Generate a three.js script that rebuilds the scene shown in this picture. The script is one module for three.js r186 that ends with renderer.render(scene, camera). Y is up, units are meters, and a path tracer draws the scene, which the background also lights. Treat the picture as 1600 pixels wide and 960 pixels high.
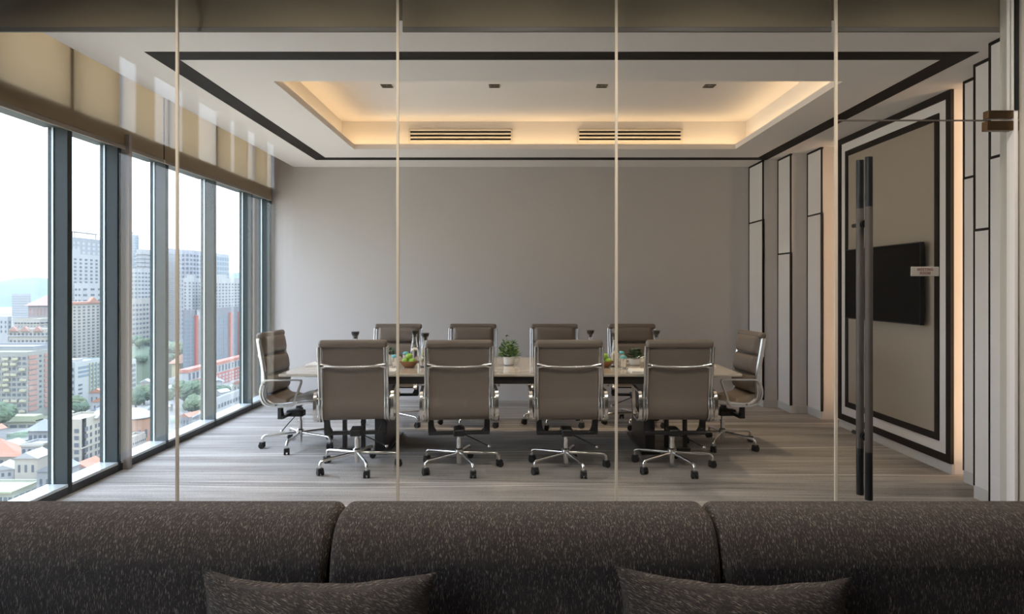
import * as THREE from 'three';
import { RoundedBoxGeometry } from 'three/addons/geometries/RoundedBoxGeometry.js';
import { mergeGeometries, mergeVertices } from 'three/addons/utils/BufferGeometryUtils.js';
import { RectAreaLightUniformsLib } from 'three/addons/lights/RectAreaLightUniformsLib.js';
import { FontLoader } from 'three/addons/loaders/FontLoader.js';
import { TextGeometry } from 'three/addons/geometries/TextGeometry.js';

// ---------------------------------------------------------------- camera, sky, exposure
const F = 1067, VX = 808, VY = 448, EYE = 1.43;      // focal length in pixels, centre of projection, eye height
const scene = new THREE.Scene();
const camera = new THREE.PerspectiveCamera(2 * Math.atan(480 / F) * 180 / Math.PI, 1600 / 960, 0.05, 12000);
camera.position.set(0, EYE, 0);
camera.setViewOffset(1600, 960, 800 - VX, 480 - VY, 1600, 960);
scene.add(camera);
const renderer = new THREE.WebGLRenderer({ antialias: true });
renderer.toneMapping = THREE.LinearToneMapping;
renderer.toneMappingExposure = 2.0;
renderer.shadowMap.enabled = true;
RectAreaLightUniformsLib.init();
{ // hazy overcast sky: cream at the horizon, white above
  const W = 64, H = 128, d = new Float32Array(W * H * 4);
  for (let j = 0; j < H; j++) {
    const el = ((j + 0.5) / H - 0.5) * 180, t = Math.min(1, Math.max(0, el / 14)), u = Math.min(1, Math.max(0, (el - 14) / 60));
    for (let i = 0; i < W; i++) {
      const k = (j * W + i) * 4, l = 1.85 * (1 + 2 * Math.max(0, Math.sin(el * Math.PI / 180)));   // overcast: zenith three times the horizon
      d[k] = l * (0.97 - 0.17 * t - 0.08 * u); d[k + 1] = l * (0.93 - 0.02 * t - 0.01 * u); d[k + 2] = l * (0.84 + 0.28 * t + 0.07 * u); d[k + 3] = 1;
    }
  }
  const t = new THREE.DataTexture(d, W, H, THREE.RGBAFormat, THREE.FloatType);
  t.mapping = THREE.EquirectangularReflectionMapping; t.magFilter = THREE.LinearFilter; t.minFilter = THREE.LinearFilter; t.needsUpdate = true;
  scene.background = t; scene.environment = t;
}
scene.fog = new THREE.FogExp2(new THREE.Color(0.9, 0.97, 1.0), 0.00007);

// ---------------------------------------------------------------- helpers
let seed = 7;
const rnd = () => { seed = (seed * 1664525 + 1013904223) >>> 0; return seed / 4294967296; };
const rr = (a, b) => a + (b - a) * rnd();
const hash = (x, y) => { let h = (x * 374761393 + y * 668265263) | 0; h = Math.imul(h ^ (h >>> 13), 1274126177); return ((h ^ (h >>> 16)) >>> 0) / 4294967296; };
const noise = (x, y) => { const i = Math.floor(x), j = Math.floor(y), a = x - i, b = y - j, u = a * a * (3 - 2 * a), v = b * b * (3 - 2 * b);
  return (hash(i, j) * (1 - u) + hash(i + 1, j) * u) * (1 - v) + (hash(i, j + 1) * (1 - u) + hash(i + 1, j + 1) * u) * v; };
const fbm = (x, y, n = 4) => { let s = 0, a = 0.5, t = 0; for (let k = 0; k < n; k++) { s += a * noise(x, y); t += a; x *= 2.03; y *= 2.03; a *= 0.5; } return s / t; };
const pxX = (px, D) => (px - VX) * D / F, pxY = (py, D) => EYE - (py - VY) * D / F;
const used = new Map();
function numbered(name) { const n = used.get(name) || 0; used.set(name, n + 1); return n ? name + '_' + String(n).padStart(3, '0') : name; }
function shadows(m) { m.castShadow = true; m.receiveShadow = true; return m; }
function part(name, geo, mat, parent, label) { const m = shadows(new THREE.Mesh(geo, mat)); m.name = name; if (label) m.userData.label = label; parent.add(m); return m; }
function stuffPart(name, geo, mat, parent) { const m = part(name, geo, mat, parent); m.userData.kind = 'stuff'; return m; }
function thing(name, label, category, [x, y, z] = [0, 0, 0], turn = 0, group) {
  const o = new THREE.Group(); o.name = numbered(name); o.position.set(x, y, z); o.rotation.y = turn; o.userData = { label, category };
  if (group) o.userData.group = group; scene.add(o); return o;
}
function struct(name) { const o = new THREE.Group(); o.name = name; o.userData = { kind: 'structure' }; scene.add(o); return o; }
function dup(src, label, [x, y, z], turn) {
  const c = src.clone(); c.name = numbered(src.name.replace(/_\d+$/, '')); c.userData = { ...src.userData, label }; c.position.set(x, y, z); c.rotation.set(0, turn, 0); scene.add(c); return c;
}
// box from bounds; the third pair is depth before the camera
function bb(x0, x1, y0, y1, d0, d1) { const g = new THREE.BoxGeometry(Math.abs(x1 - x0), Math.abs(y1 - y0), Math.abs(d1 - d0)); g.translate((x0 + x1) / 2, (y0 + y1) / 2, -(d0 + d1) / 2); return metric(g); }
function rbb(x0, x1, y0, y1, d0, d1, r = 0.004, s = 2) { const g = new RoundedBoxGeometry(Math.abs(x1 - x0), Math.abs(y1 - y0), Math.abs(d1 - d0), s, r); g.translate((x0 + x1) / 2, (y0 + y1) / 2, -(d0 + d1) / 2); return metric(g); }
function metric(g, s = 1) { // uv in metres by the face's main direction
  const p = g.attributes.position, n = g.attributes.normal, uv = new Float32Array(p.count * 2);
  for (let i = 0; i < p.count; i++) {
    const ax = Math.abs(n.getX(i)), ay = Math.abs(n.getY(i)), az = Math.abs(n.getZ(i));
    let u, v; if (ay >= ax && ay >= az) { u = p.getX(i); v = p.getZ(i); } else if (ax >= az) { u = p.getZ(i); v = p.getY(i); } else { u = p.getX(i); v = p.getY(i); }
    uv[2 * i] = u * s; uv[2 * i + 1] = v * s;
  }
  g.setAttribute('uv', new THREE.BufferAttribute(uv, 2)); return g;
}
const merge = (a) => mergeGeometries(a.map((g) => (g.index ? g.toNonIndexed() : g)));
function tube(pts, r, seg = 24, rad = 10) { return new THREE.TubeGeometry(new THREE.CatmullRomCurve3(pts.map((p) => new THREE.Vector3(...p)), false, 'centripetal'), seg, r, rad); }
function capTube(pts, r, seg, rad) { const g = tube(pts, r, seg, rad), a = pts[0], b = pts[pts.length - 1]; return merge([g, ...[a, b].map((p) => { const s = new THREE.SphereGeometry(r, rad || 10, 6); s.translate(...p); return s; })]); }
const cyl = (r0, r1, h, x, y, z, n = 24) => { const g = new THREE.CylinderGeometry(r0, r1, h, n); g.translate(x, y, z); return g; };
const lathe = (pts, n = 28) => new THREE.LatheGeometry(pts.map(([x, y]) => new THREE.Vector2(x, y)), n);
function dataTex(w, h, fn, srgb = false) {
  const d = new Uint8Array(w * h * 4);
  for (let j = 0; j < h; j++) for (let i = 0; i < w; i++) { const c = fn(i, j), k = (j * w + i) * 4; d[k] = c[0]; d[k + 1] = c[1]; d[k + 2] = c[2]; d[k + 3] = 255; }
  const t = new THREE.DataTexture(d, w, h); t.magFilter = THREE.LinearFilter; t.minFilter = THREE.LinearMipmapLinearFilter; t.generateMipmaps = true;
  t.wrapS = t.wrapT = THREE.RepeatWrapping; if (srgb) t.colorSpace = THREE.SRGBColorSpace; t.needsUpdate = true; return t;
}
const rgb = (r, g, b) => new THREE.Color().setRGB(r, g, b);
const std = (r, g, b, rough = 0.8, extra = {}) => new THREE.MeshPhysicalMaterial({ color: rgb(r, g, b), roughness: rough, ...extra });
const glow = (r, g, b, k) => new THREE.MeshStandardMaterial({ color: 0x000000, emissive: rgb(r, g, b), emissiveIntensity: k });

// ---------------------------------------------------------------- materials
const linen = dataTex(256, 256, (i, j) => { const v = 128 + 60 * (hash(i, 3 + (j >> 3)) - 0.5) + 60 * (hash(9 + (i >> 3), j) - 0.5) + 40 * (hash(i, j) - 0.5); return [v, v, v]; });
linen.repeat.set(3, 3);
const plaster = dataTex(256, 256, (i, j) => { const v = 128 + 90 * (hash(i, j) - 0.5); return [v, v, v]; });
plaster.repeat.set(2, 2);
const M = {
  wallpaper: std(0.52, 0.49, 0.471, 0.85, { bumpMap: linen, bumpScale: 0.0008 }),
  ceiling: std(0.73, 0.69, 0.66, 0.9, { bumpMap: plaster, bumpScale: 0.0002 }),
  panel: std(0.77, 0.72, 0.685, 0.6, { bumpMap: linen, bumpScale: 0.0003 }),
  stepWall: std(0.60, 0.55, 0.52, 0.8, { bumpMap: linen, bumpScale: 0.0004 }),
  baseboard: std(0.56, 0.535, 0.51, 0.5),
  tvFabric: std(0.375, 0.312, 0.245, 0.85, { bumpMap: linen, bumpScale: 0.0008 }),
  darkWood: std(0.010, 0.006, 0.0045, 0.5, { specularIntensity: 0.6 }),
  band: std(0.010, 0.006, 0.0045, 0.7, { specularIntensity: 0.5 }),
  mullion: std(0.020, 0.030, 0.033, 0.5, { specularIntensity: 0.6 }),
  bead: std(0.45, 0.52, 0.55, 0.35, { metalness: 0.3 }),
  sill: std(0.58, 0.60, 0.60, 0.3, { metalness: 0.35 }),
  sillDark: std(0.03, 0.032, 0.034, 0.5),
  post: std(0.30, 0.25, 0.225, 0.6),
  glass: new THREE.MeshPhysicalMaterial({ color: rgb(0.985, 0.99, 0.985), roughness: 0, transmission: 1, thickness: 0, ior: 1.5, specularIntensity: 0.6 }),
  winGlass: new THREE.MeshPhysicalMaterial({ color: rgb(0.965, 0.98, 0.98), roughness: 0, transmission: 1, thickness: 0, ior: 1.5, specularIntensity: 0.6 }),
  seam: std(0.60, 0.52, 0.41, 0.4),
  blindTan: new THREE.MeshPhysicalMaterial({ color: rgb(0.34, 0.24, 0.135), roughness: 1, transmission: 0.4, thickness: 0, side: THREE.DoubleSide, bumpMap: linen, bumpScale: 0.0005 }),
  blindBar: std(0.26, 0.215, 0.18, 0.5),
  blindDark: std(0.34, 0.275, 0.20, 0.9, { bumpMap: linen, bumpScale: 0.0008 }),
  blindDarkBar: std(0.19, 0.175, 0.16, 0.5),
  bronze: std(0.16, 0.10, 0.055, 0.3, { metalness: 0.85 }),
  black: std(0.008, 0.008, 0.009, 0.35),
  grip: std(0.075, 0.060, 0.05, 0.45),
  chrome: std(0.84, 0.83, 0.81, 0.2, { metalness: 1 }),
  blackPlastic: std(0.012, 0.012, 0.013, 0.45),
  rubber: std(0.02, 0.02, 0.021, 0.7),
  screen: std(0.002, 0.002, 0.0025, 0.35, { specularIntensity: 0.25 }),
  sign: std(0.36, 0.32, 0.28, 0.45),
  signText: std(0.16, 0.05, 0.04, 0.6),
  white: std(0.72, 0.71, 0.68, 0.35),
  paper: std(0.70, 0.68, 0.64, 0.7),
  tableDark: std(0.014, 0.011, 0.010, 0.4),
  clear: new THREE.MeshPhysicalMaterial({ color: rgb(0.97, 0.985, 0.98), roughness: 0.02, transmission: 1, thickness: 0, ior: 1.45, side: THREE.DoubleSide }),
  bowl: std(0.26, 0.115, 0.045, 0.5),
  apple: std(0.28, 0.50, 0.06, 0.35),
  stem: std(0.08, 0.05, 0.02, 0.8),
  leaf: std(0.055, 0.14, 0.025, 0.55),
  leafLight: std(0.16, 0.28, 0.04, 0.55),
  leafDark: std(0.022, 0.06, 0.022, 0.55),
  soil: std(0.04, 0.028, 0.02, 0.95),
  teal: std(0.10, 0.36, 0.40, 0.5),
  lounge: std(0.085, 0.07, 0.058, 0.85),
  returnWall: std(0.52, 0.475, 0.41, 0.85),
  loungeFloor: std(0.07, 0.055, 0.045, 0.7),
  grille: std(0.62, 0.58, 0.52, 0.6),
};
{ const lt = dataTex(512, 512, (i, j) => { const n = fbm(i / 9, j / 9, 3), m = fbm(i / 90, j / 90, 3), v = 128 + 120 * (n - 0.5) + 40 * (m - 0.5); return [v, v, v]; }); lt.repeat.set(3, 3);
  M.leather = std(0.172, 0.137, 0.109, 0.48, { bumpMap: lt, bumpScale: 0.0006 }); M.leatherBack = M.leather; }
{ // table veneer
  const t = dataTex(512, 512, (i, j) => { const n = fbm(i / 60, j / 5, 4), m = fbm(i / 120, j / 40, 3), v = 0.86 + 0.26 * (n - 0.5) + 0.2 * (m - 0.5); return [226 * v, 214 * v, 197 * v]; }, true); t.repeat.set(0.7, 0.7);
  M.tableTop = new THREE.MeshPhysicalMaterial({ map: t, roughness: 0.11, clearcoat: 0.5, clearcoatRoughness: 0.08 }); }
{ // chenille: dark brown with light vertical flecks
  const S = 1024, a = new Float32Array(S * S), h = new Float32Array(S * S);
  for (let k = 0; k < S * S; k++) { const i = k % S, j = (k / S) | 0; a[k] = 0.55 + 0.5 * (hash(i >> 1, j >> 2) - 0.5) + 0.3 * (hash(i, j) - 0.5); h[k] = 0.3 * hash(i >> 1, j >> 2) + 0.15 * hash(i, j >> 1); }
  for (let n = 0; n < 8500; n++) {
    const x0 = rnd() * S, y0 = rnd() * S, L = rr(8, 34), w = rr(0.6, 2.0), b = Math.pow(rnd(), 1.9), sl = rr(-0.16, 0.16);
    for (let s = 0; s < L; s++) { const e = Math.sin(Math.PI * (s + 0.5) / L); for (let q = -Math.ceil(w); q <= w; q++) { const x = (Math.round(x0 + q + sl * s) + S) % S, y = Math.round(y0 + s) % S, k = y * S + x, f = Math.max(0, 1 - Math.abs(q) / (w + 0.4)) * e; a[k] = a[k] * (1 - f * 0.6) + f * (0.8 + 7.2 * b); h[k] = Math.max(h[k], f * (0.5 + 0.5 * b)); } }
  }
  const ct = dataTex(S, S, (i, j) => { const v = a[j * S + i], c = (x) => 255 * Math.pow(Math.min(1, Math.max(0, x)), 1 / 2.2); return [c(0.048 * v), c(0.0325 * v + 0.0012 * v * v), c(0.0245 * v + 0.0013 * v * v)]; }, true); ct.repeat.set(1.7, 1.7);
  const ht = dataTex(S, S, (i, j) => { const v = 255 * Math.min(1, h[j * S + i]); return [v, v, v]; }); ht.repeat.set(1.7, 1.7);
  M.chenille = new THREE.MeshPhysicalMaterial({ map: ct, bumpMap: ht, bumpScale: 0.004, roughness: 0.95, sheen: 0.3, sheenRoughness: 0.6, sheenColor: rgb(0.3, 0.25, 0.2) });
  const pt = ct.clone(); pt.repeat.set(3.1, 1.6); pt.rotation = 1.2; pt.needsUpdate = true;
  M.pillow = new THREE.MeshPhysicalMaterial({ map: pt, bumpMap: ht, bumpScale: 0.003, color: rgb(1.0, 0.98, 0.95), roughness: 0.9, sheen: 0.4, sheenRoughness: 0.5, sheenColor: rgb(0.3, 0.26, 0.22) });
}
{ // carpet: streaks across the room with thin pale wandering lines, 7 m by 5.5 m
  const W = 2048, H = 1600, a = new Float32Array(W * H);
  for (let j = 0; j < H; j++) for (let i = 0; i < W; i++) {
    const x = i / W * 7, y = j / H * 5.5;
    a[j * W + i] = 0.76 + 0.62 * (fbm(x * 0.9 + 4, y * 9 + 0.25 * x, 4) - 0.5) + 0.35 * (fbm(x * 2.5, y * 40, 3) - 0.5) + 0.3 * (hash(i, j) - 0.5) + 0.25 * (fbm(x * 0.8, y * 1.1, 3) - 0.5);
  }
  for (let n = 0; n < 80; n++) {
    const y0 = rr(-0.2, 5.7), sl = rr(-0.05, 0.05), am = rr(0.01, 0.07), fr = rr(0.5, 1.6), ph = rr(0, 6.3), w = rr(1.6, 4.2), b = rr(0.2, 0.95) * (rnd() < 0.3 ? -0.35 : 1), xa = rr(-2, 5), xb = xa + rr(2, 7);
    for (let i = 0; i < W; i++) { const x = i / W * 7; if (x < xa || x > xb) continue; const e = Math.min(1, (x - xa) * 2, (xb - x) * 2), y = (y0 + sl * (x - 3.5) + am * Math.sin(fr * x + ph)) / 5.5 * H;
      for (let q = -6; q <= 6; q++) { const j = Math.round(y) + q; if (j < 0 || j >= H) continue; a[j * W + i] += e * b * Math.max(0, 1 - Math.abs(j - y) / (w + 0.6)); } }
  }
  const t = dataTex(W, H, (i, j) => { const v = a[j * W + i], c = (x) => 255 * Math.pow(Math.min(1, Math.max(0, x)), 1 / 2.2); return [c(0.425 * v), c(0.38 * v), c(0.345 * v)]; }, true);
  const ht = dataTex(256, 256, (i, j) => { const v = 255 * hash(i, j); return [v, v, v]; }); ht.repeat.set(7, 5.5);
  M.carpet = new THREE.MeshPhysicalMaterial({ map: t, bumpMap: ht, bumpScale: 0.002, roughness: 0.95 });
}
M.solidGlass = new THREE.MeshPhysicalMaterial({ color: rgb(0.98, 0.99, 0.985), roughness: 0.01, transmission: 1, thickness: 0.003, ior: 1.5 });
M.water = new THREE.MeshPhysicalMaterial({ color: rgb(0.98, 0.99, 0.99), roughness: 0, transmission: 1, thickness: 0.05, ior: 1.33 });

// ---------------------------------------------------------------- the room
const CEIL = 2.93, BACK = 8.57, GD = 3.55, ROOF = 3.42, FX = -3.08, PX = -3.19;
{ const f = struct('floor');
  const g = bb(-3.2, 3.6, -0.15, 0, GD, BACK + 0.1); const p = g.attributes.position, uv = g.attributes.uv;
  for (let i = 0; i < p.count; i++) uv.setXY(i, (p.getX(i) + 3.3) / 7, (-p.getZ(i) - 3.4) / 5.5);
  part('carpet', g, M.carpet, f);
  part('lounge_floor', bb(-3.2, 3.75, -0.15, -0.004, -2.75, GD), M.loungeFloor, f);
}
{ const w = struct('wall_back'); part('wallcovering', bb(-3.2, 3.6, 0, ROOF, BACK, BACK + 0.15), M.wallpaper, w);
  const b = struct('baseboard_back'); part('board', bb(-3.05, 2.91, 0, 0.07, BACK - 0.012, BACK), M.wallpaper, b); }
// ceiling with a dark inlaid band and a raised lit tray
const HX0 = -1.78, HX1 = 2.38, HD0 = 4.99, HD1 = 7.45, UP = 3.28, LIP = 2.985, RX = 0.18;
{ const c = struct('ceiling'), CL = -2.8, CR = 3.6, CN = 3.85;
  part('soffit', merge([bb(CL, HX0, CEIL, LIP, CN, BACK), bb(HX1, CR, CEIL, LIP, CN, BACK), bb(HX0, HX1, CEIL, LIP, CN, HD0), bb(HX0, HX1, CEIL, LIP, HD1, BACK)]), M.ceiling, c);
  part('tray_wall', merge([bb(HX0 - RX - 0.05, HX0 - RX, LIP, UP, HD0 - 0.25, HD1 + 0.25), bb(HX1 + RX, HX1 + RX + 0.05, LIP, UP, HD0 - 0.25, HD1 + 0.25), bb(HX0 - RX, HX1 + RX, LIP, UP, HD0 - 0.25, HD0 - 0.2), bb(HX0 - RX, HX1 + RX, LIP, UP, HD1 + 0.2, HD1 + 0.25)]), M.ceiling, c);
  part('tray_ceiling', bb(HX0 - RX - 0.05, HX1 + RX + 0.05, UP, UP + 0.05, HD0 - 0.25, HD1 + 0.25), M.ceiling, c);
  part('blind_pocket_fascia', merge([bb(CL, CL + 0.03, LIP, ROOF, CN, BACK), bb(CL, CR, LIP, ROOF, CN, CN + 0.03)]), M.ceiling, c);
  const BX0 = -2.38, BX1 = 2.95, BD0 = 4.36, BD1 = 8.08, bw = 0.15, y0 = CEIL - 0.003, y1 = CEIL + 0.01;
  for (const g of [bb(BX0, BX1, y0, y1, BD0, BD0 + bw), bb(BX0, BX1, y0, y1, BD1 - bw, BD1), bb(BX0, BX0 + bw, y0, y1, BD0 + bw, BD1 - bw), bb(BX1 - bw, BX1, y0, y1, BD0 + bw, BD1 - bw)]) part('dark_inlay', g, M.band, c);
  part('roof_slab', bb(-3.3, 3.8, ROOF, ROOF + 0.15, -2.75, BACK + 0.15), M.lounge, c);
}
// cove light strips on the ledge behind the lip
{ const warm = [1.0, 0.70, 0.38], E = 3.8;
  const strip = (x0, x1, d0, d1, label) => {
    const t = thing('cove_light_strip', label, 'light strip');
    t.userData.group = 'strips in the ceiling tray';
    const y = LIP + 0.012; part('diffuser', bb(x0, x1, LIP, y, d0, d1), glow(...warm, 3), t);
    const l = new THREE.RectAreaLight(rgb(...warm), E, Math.abs(x1 - x0), Math.abs(d1 - d0)); l.position.set((x0 + x1) / 2, y + 0.004, -(d0 + d1) / 2); l.rotation.x = Math.PI / 2; l.castShadow = true; scene.add(l);
  };
  const a = 0.09, w = 0.03;
  strip(HX0 - 0.1, HX1 + 0.1, HD1 + a, HD1 + a + w, 'warm strip light hidden on the tray ledge below the air grilles');
  strip(HX0 - 0.1, HX1 + 0.1, HD0 - a - w, HD0 - a, 'warm strip light hidden on the tray ledge nearest the glass partition');
  strip(HX0 - a - w, HX0 - a, HD0, HD1, 'warm strip light hidden on the tray ledge along the window side');
  strip(HX1 + a, HX1 + a + w, HD0, HD1, 'warm strip light hidden on the tray ledge along the television side');
}
// air grilles on the far tray wall
for (const [x0, x1, label] of [[-1.195, -0.07, 'linear air grille with three dark slots, nearer the windows'], [0.695, 1.83, 'linear air grille with three dark slots, nearer the television wall']]) {
  const D = HD1 + 0.2, t = thing('air_grille', label, 'air grille'), y0 = 3.045, y1 = 3.19;
  part('back_plate', bb(x0, x1, y0 + 0.01, y1 - 0.01, D - 0.004, D), M.black, t);
  for (let k = 0; k < 4; k++) { const y = y0 + 0.012 + k * 0.0405; part('slat', rbb(x0, x1, y - 0.0085, y + 0.008, D - 0.032, D - 0.004, 0.003), M.grille, t); }
  part('frame', merge([bb(x0 - 0.02, x1 + 0.02, y1 - 0.008, y1 + 0.012, D - 0.014, D), bb(x0 - 0.02, x1 + 0.02, y0 - 0.012, y0 + 0.003, D - 0.014, D), bb(x0 - 0.02, x0, y0, y1, D - 0.014, D), bb(x1, x1 + 0.02, y0, y1, D - 0.014, D)]), M.grille, t);
}
// downlights
[-1.2, -0.21, 0.78, 1.77].forEach((x, k) => {
  const D = 6.29, t = thing('downlight', ['first', 'second', 'third', 'fourth'][k] + ' small square twin downlight counting from the windows', 'downlight', [x, UP, -D]);
  part('trim', merge([bb(-0.05, 0.05, -0.006, 0, 0.04, 0.05), bb(-0.05, 0.05, -0.006, 0, -0.05, -0.04), bb(-0.05, -0.04, -0.006, 0, -0.04, 0.04), bb(0.04, 0.05, -0.006, 0, -0.04, 0.04)]), M.black, t);
  part('baffle', bb(-0.04, 0.04, -0.002, 0, -0.04, 0.04), M.black, t);
  for (const s of [-1, 1]) part('lens', cyl(0.014, 0.014, 0.004, s * 0.02, -0.003, 0, 16), glow(1, 0.75, 0.45, 0.05), t);
  const l = new THREE.SpotLight(rgb(1, 0.78, 0.52), 3, 0, 0.55, 0.5, 2); l.position.set(x, UP - 0.012, -D); l.target.position.set(x, 0, -D + 0.2); l.shadow.radius = 1.5; l.castShadow = true; scene.add(l, l.target);
});
// wall on the television side: stepped pilasters either side of the framed panel
{ const w = struct('wall_right');
  part('base_wall', bb(3.45, 3.6, 0, ROOF, GD - 0.1, BACK), M.stepWall, w);
  const P = [[2.91, 8.08, BACK, 2.22], [3.085, 7.70, 8.08, 1.81], [3.272, 7.335, 7.70, 2.22], [3.267, 4.62, 5.0, 2.22], [3.09, 4.21, 4.62, 1.81], [2.91, 3.72, 4.21, 2.22]];
  for (const [x, d0, d1, joint] of P) {
    const p = new THREE.Group(); p.name = 'pilaster'; w.add(p);
    part('core', bb(x + 0.012, 3.45, 0, CEIL, d0, d1), M.stepWall, p);
    part('skirting', bb(x, 3.45, 0, 0.086, d0 - 0.004, d1), M.baseboard, p);
    const t = 0.016, y0 = 0.1;
    part('upper_panel', rbb(x, x + 0.02, joint + t / 2, CEIL - 0.02, d0 + t, d1 - t, 0.002), M.panel, p);
    part('lower_panel', rbb(x, x + 0.02, 0.086, joint - t / 2, d0 + t, d1 - t * 0.6, 0.002), M.panel, p);
    part('dark_trim', merge([bb(x - 0.005, x + 0.02, CEIL - 0.02, CEIL, d0, d1), bb(x - 0.005, x + 0.02, joint - t / 2, joint + t / 2, d0, d1), bb(x - 0.005, x + 0.02, joint + t / 2, CEIL - 0.02, d0 + 0.004, d0 + t), bb(x - 0.005, x + 0.02, joint + t / 2, CEIL - 0.02, d1 - t, d1), bb(x - 0.007, x + 0.02, 0.086, joint - t / 2, d0, d0 + t), bb(x - 0.005, x + 0.02, 0.086, joint - t / 2, d1 - t * 0.6, d1)]), M.darkWood, p);
  }
  const p = new THREE.Group(); p.name = 'television_panel'; w.add(p);
  const X = 3.3, d0 = 5.18, d1 = 7.0, ring = (a, b, y0, y1, t, x0, x1) => merge([bb(x0, x1, y1 - t, y1, a, b), bb(x0, x1, y0, y0 + t, a, b), bb(x0, x1, y0 + t, y1 - t, a, a + t), bb(x0, x1, y0 + t, y1 - t, b - t, b)]);
  part('core', bb(X + 0.01, 3.45, 0, CEIL, d0 + 0.004, d1), M.panel, p);
  part('skirting', bb(X - 0.002, X + 0.02, 0, 0.08, d0, d1), M.baseboard, p);
  part('outer_frame', ring(d0, d1, 0.08, CEIL, 0.06, X - 0.012, X + 0.014), M.darkWood, p);
  part('border_panel', ring(d0 + 0.06, d1 - 0.06, 0.14, CEIL - 0.06, 0.09, X - 0.002, X + 0.012), M.panel, p);
  part('inner_frame', ring(d0 + 0.15, d1 - 0.15, 0.226, 2.785, 0.055, X - 0.012, X + 0.014), M.darkWood, p);
  part('fabric_panel', bb(X - 0.004, X + 0.012, 0.28, 2.73, d0 + 0.205, d1 - 0.205), M.tvFabric, p);
}
// vertical strip lights in the two slots beside the television panel
for (const [d, label] of [[5.0, 'warm vertical strip light in the slot on the doorward edge of the television panel'], [7.0, 'warm vertical strip light in the slot on the far edge of the television panel']]) {
  const t = thing('slot_light_strip', label, 'light strip');
  part('diffuser', bb(3.385, 3.41, 0.1, CEIL - 0.03, d, d + 0.01), glow(1, 0.68, 0.42, 3), t);
  const l = new THREE.RectAreaLight(rgb(1, 0.70, 0.44), 3.2, 0.025, CEIL - 0.13); l.position.set(3.3975, (CEIL + 0.07) / 2, -d - 0.013); l.lookAt(3.3975, (CEIL + 0.07) / 2, -d - 1); l.castShadow = true; scene.add(l);
}

// ---------------------------------------------------------------- window wall
const MUL = [-2.3, -1.32, -0.72, -0.25, 0.49, 1.29, 1.8, 3.52, 3.93, 4.68, 5.265, 5.985, 6.945, 7.91, 8.50];
const T0 = 2.52, T1 = 2.67, HEAD = 3.31;
for (let k = 0; k < MUL.length - 1; k++) {
  if (MUL[k] === 1.8) continue;
  const w = struct('window_' + (k + 1)), a = MUL[k] + 0.05, b = MUL[k + 1];
  part('pane', bb(PX - 0.006, PX + 0.006, 0.075, T0, a, b), M.winGlass, w);
  part('upper_pane', bb(PX - 0.006, PX + 0.006, T1, HEAD, a, b), M.winGlass, w);
  part('mullion', merge([rbb(PX + 0.012, FX, 0, ROOF, b, b + 0.05, 0.004), bb(PX - 0.03, PX + 0.012, -0.3, ROOF, b + 0.004, b + 0.046)]), M.mullion, w);
  part('glazing_bead', merge([bb(PX + 0.004, PX + 0.016, 0.075, T0, b - 0.008, b + 0.006), bb(PX + 0.004, PX + 0.016, 0.075, T0, a - 0.006, a + 0.006)]), M.bead, w);
  part('transom', bb(PX - 0.05, FX - 0.006, T0, T1, a, b), M.mullion, w);
  part('sill_cap', rbb(PX - 0.03, FX + 0.004, 0.055, 0.075, a, b, 0.003), M.sill, w);
  part('sill_rail', bb(PX - 0.05, FX, -0.3, 0.055, a, b), M.sillDark, w);
  part('head_rail', bb(PX - 0.05, PX + 0.05, HEAD, ROOF, a, b), M.mullion, w);
}
{ const t = struct('trim_1'); part('post', rbb(-3.11, -3.03, 0, 2.62, 5.335, 5.375, 0.003), M.post, t); }
{ const w = struct('wall_left'); part('pier', merge([bb(-3.35, FX, 0, ROOF, -2.75, -2.3), bb(-3.35, FX, 0, ROOF, 1.85, 3.56), bb(-3.35, FX, 0, ROOF, 8.55, BACK + 0.15), bb(-3.25, 3.75, -0.3, -0.15, -2.75, BACK + 0.15)]), M.lounge, w); }
// tan roller blinds half down behind the ceiling edge
for (const [d0, d1, label] of [[3.72, 5.92, 'tan translucent roller blind at the window, nearer the glass partition'], [5.94, 8.52, 'tan translucent roller blind at the window, nearer the far wall']]) {
  const t = thing('roller_blind', label, 'blind'), x = -3.066;
  const g = new THREE.PlaneGeometry(d1 - d0, 3.28 - 2.53); g.rotateY(Math.PI / 2); g.translate(x, (3.28 + 2.53) / 2, -(d0 + d1) / 2); part('fabric', metric(g), M.blindTan, t);
  part('bottom_bar', rbb(x - 0.008, x + 0.008, 2.50, 2.532, d0, d1, 0.004), M.blindBar, t);
  const r = new THREE.CylinderGeometry(0.03, 0.03, d1 - d0, 20); r.rotateX(Math.PI / 2); r.translate(x - 0.02, 3.30, -(d0 + d1) / 2); part('roller_tube', r, M.blindBar, t);
}
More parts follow.
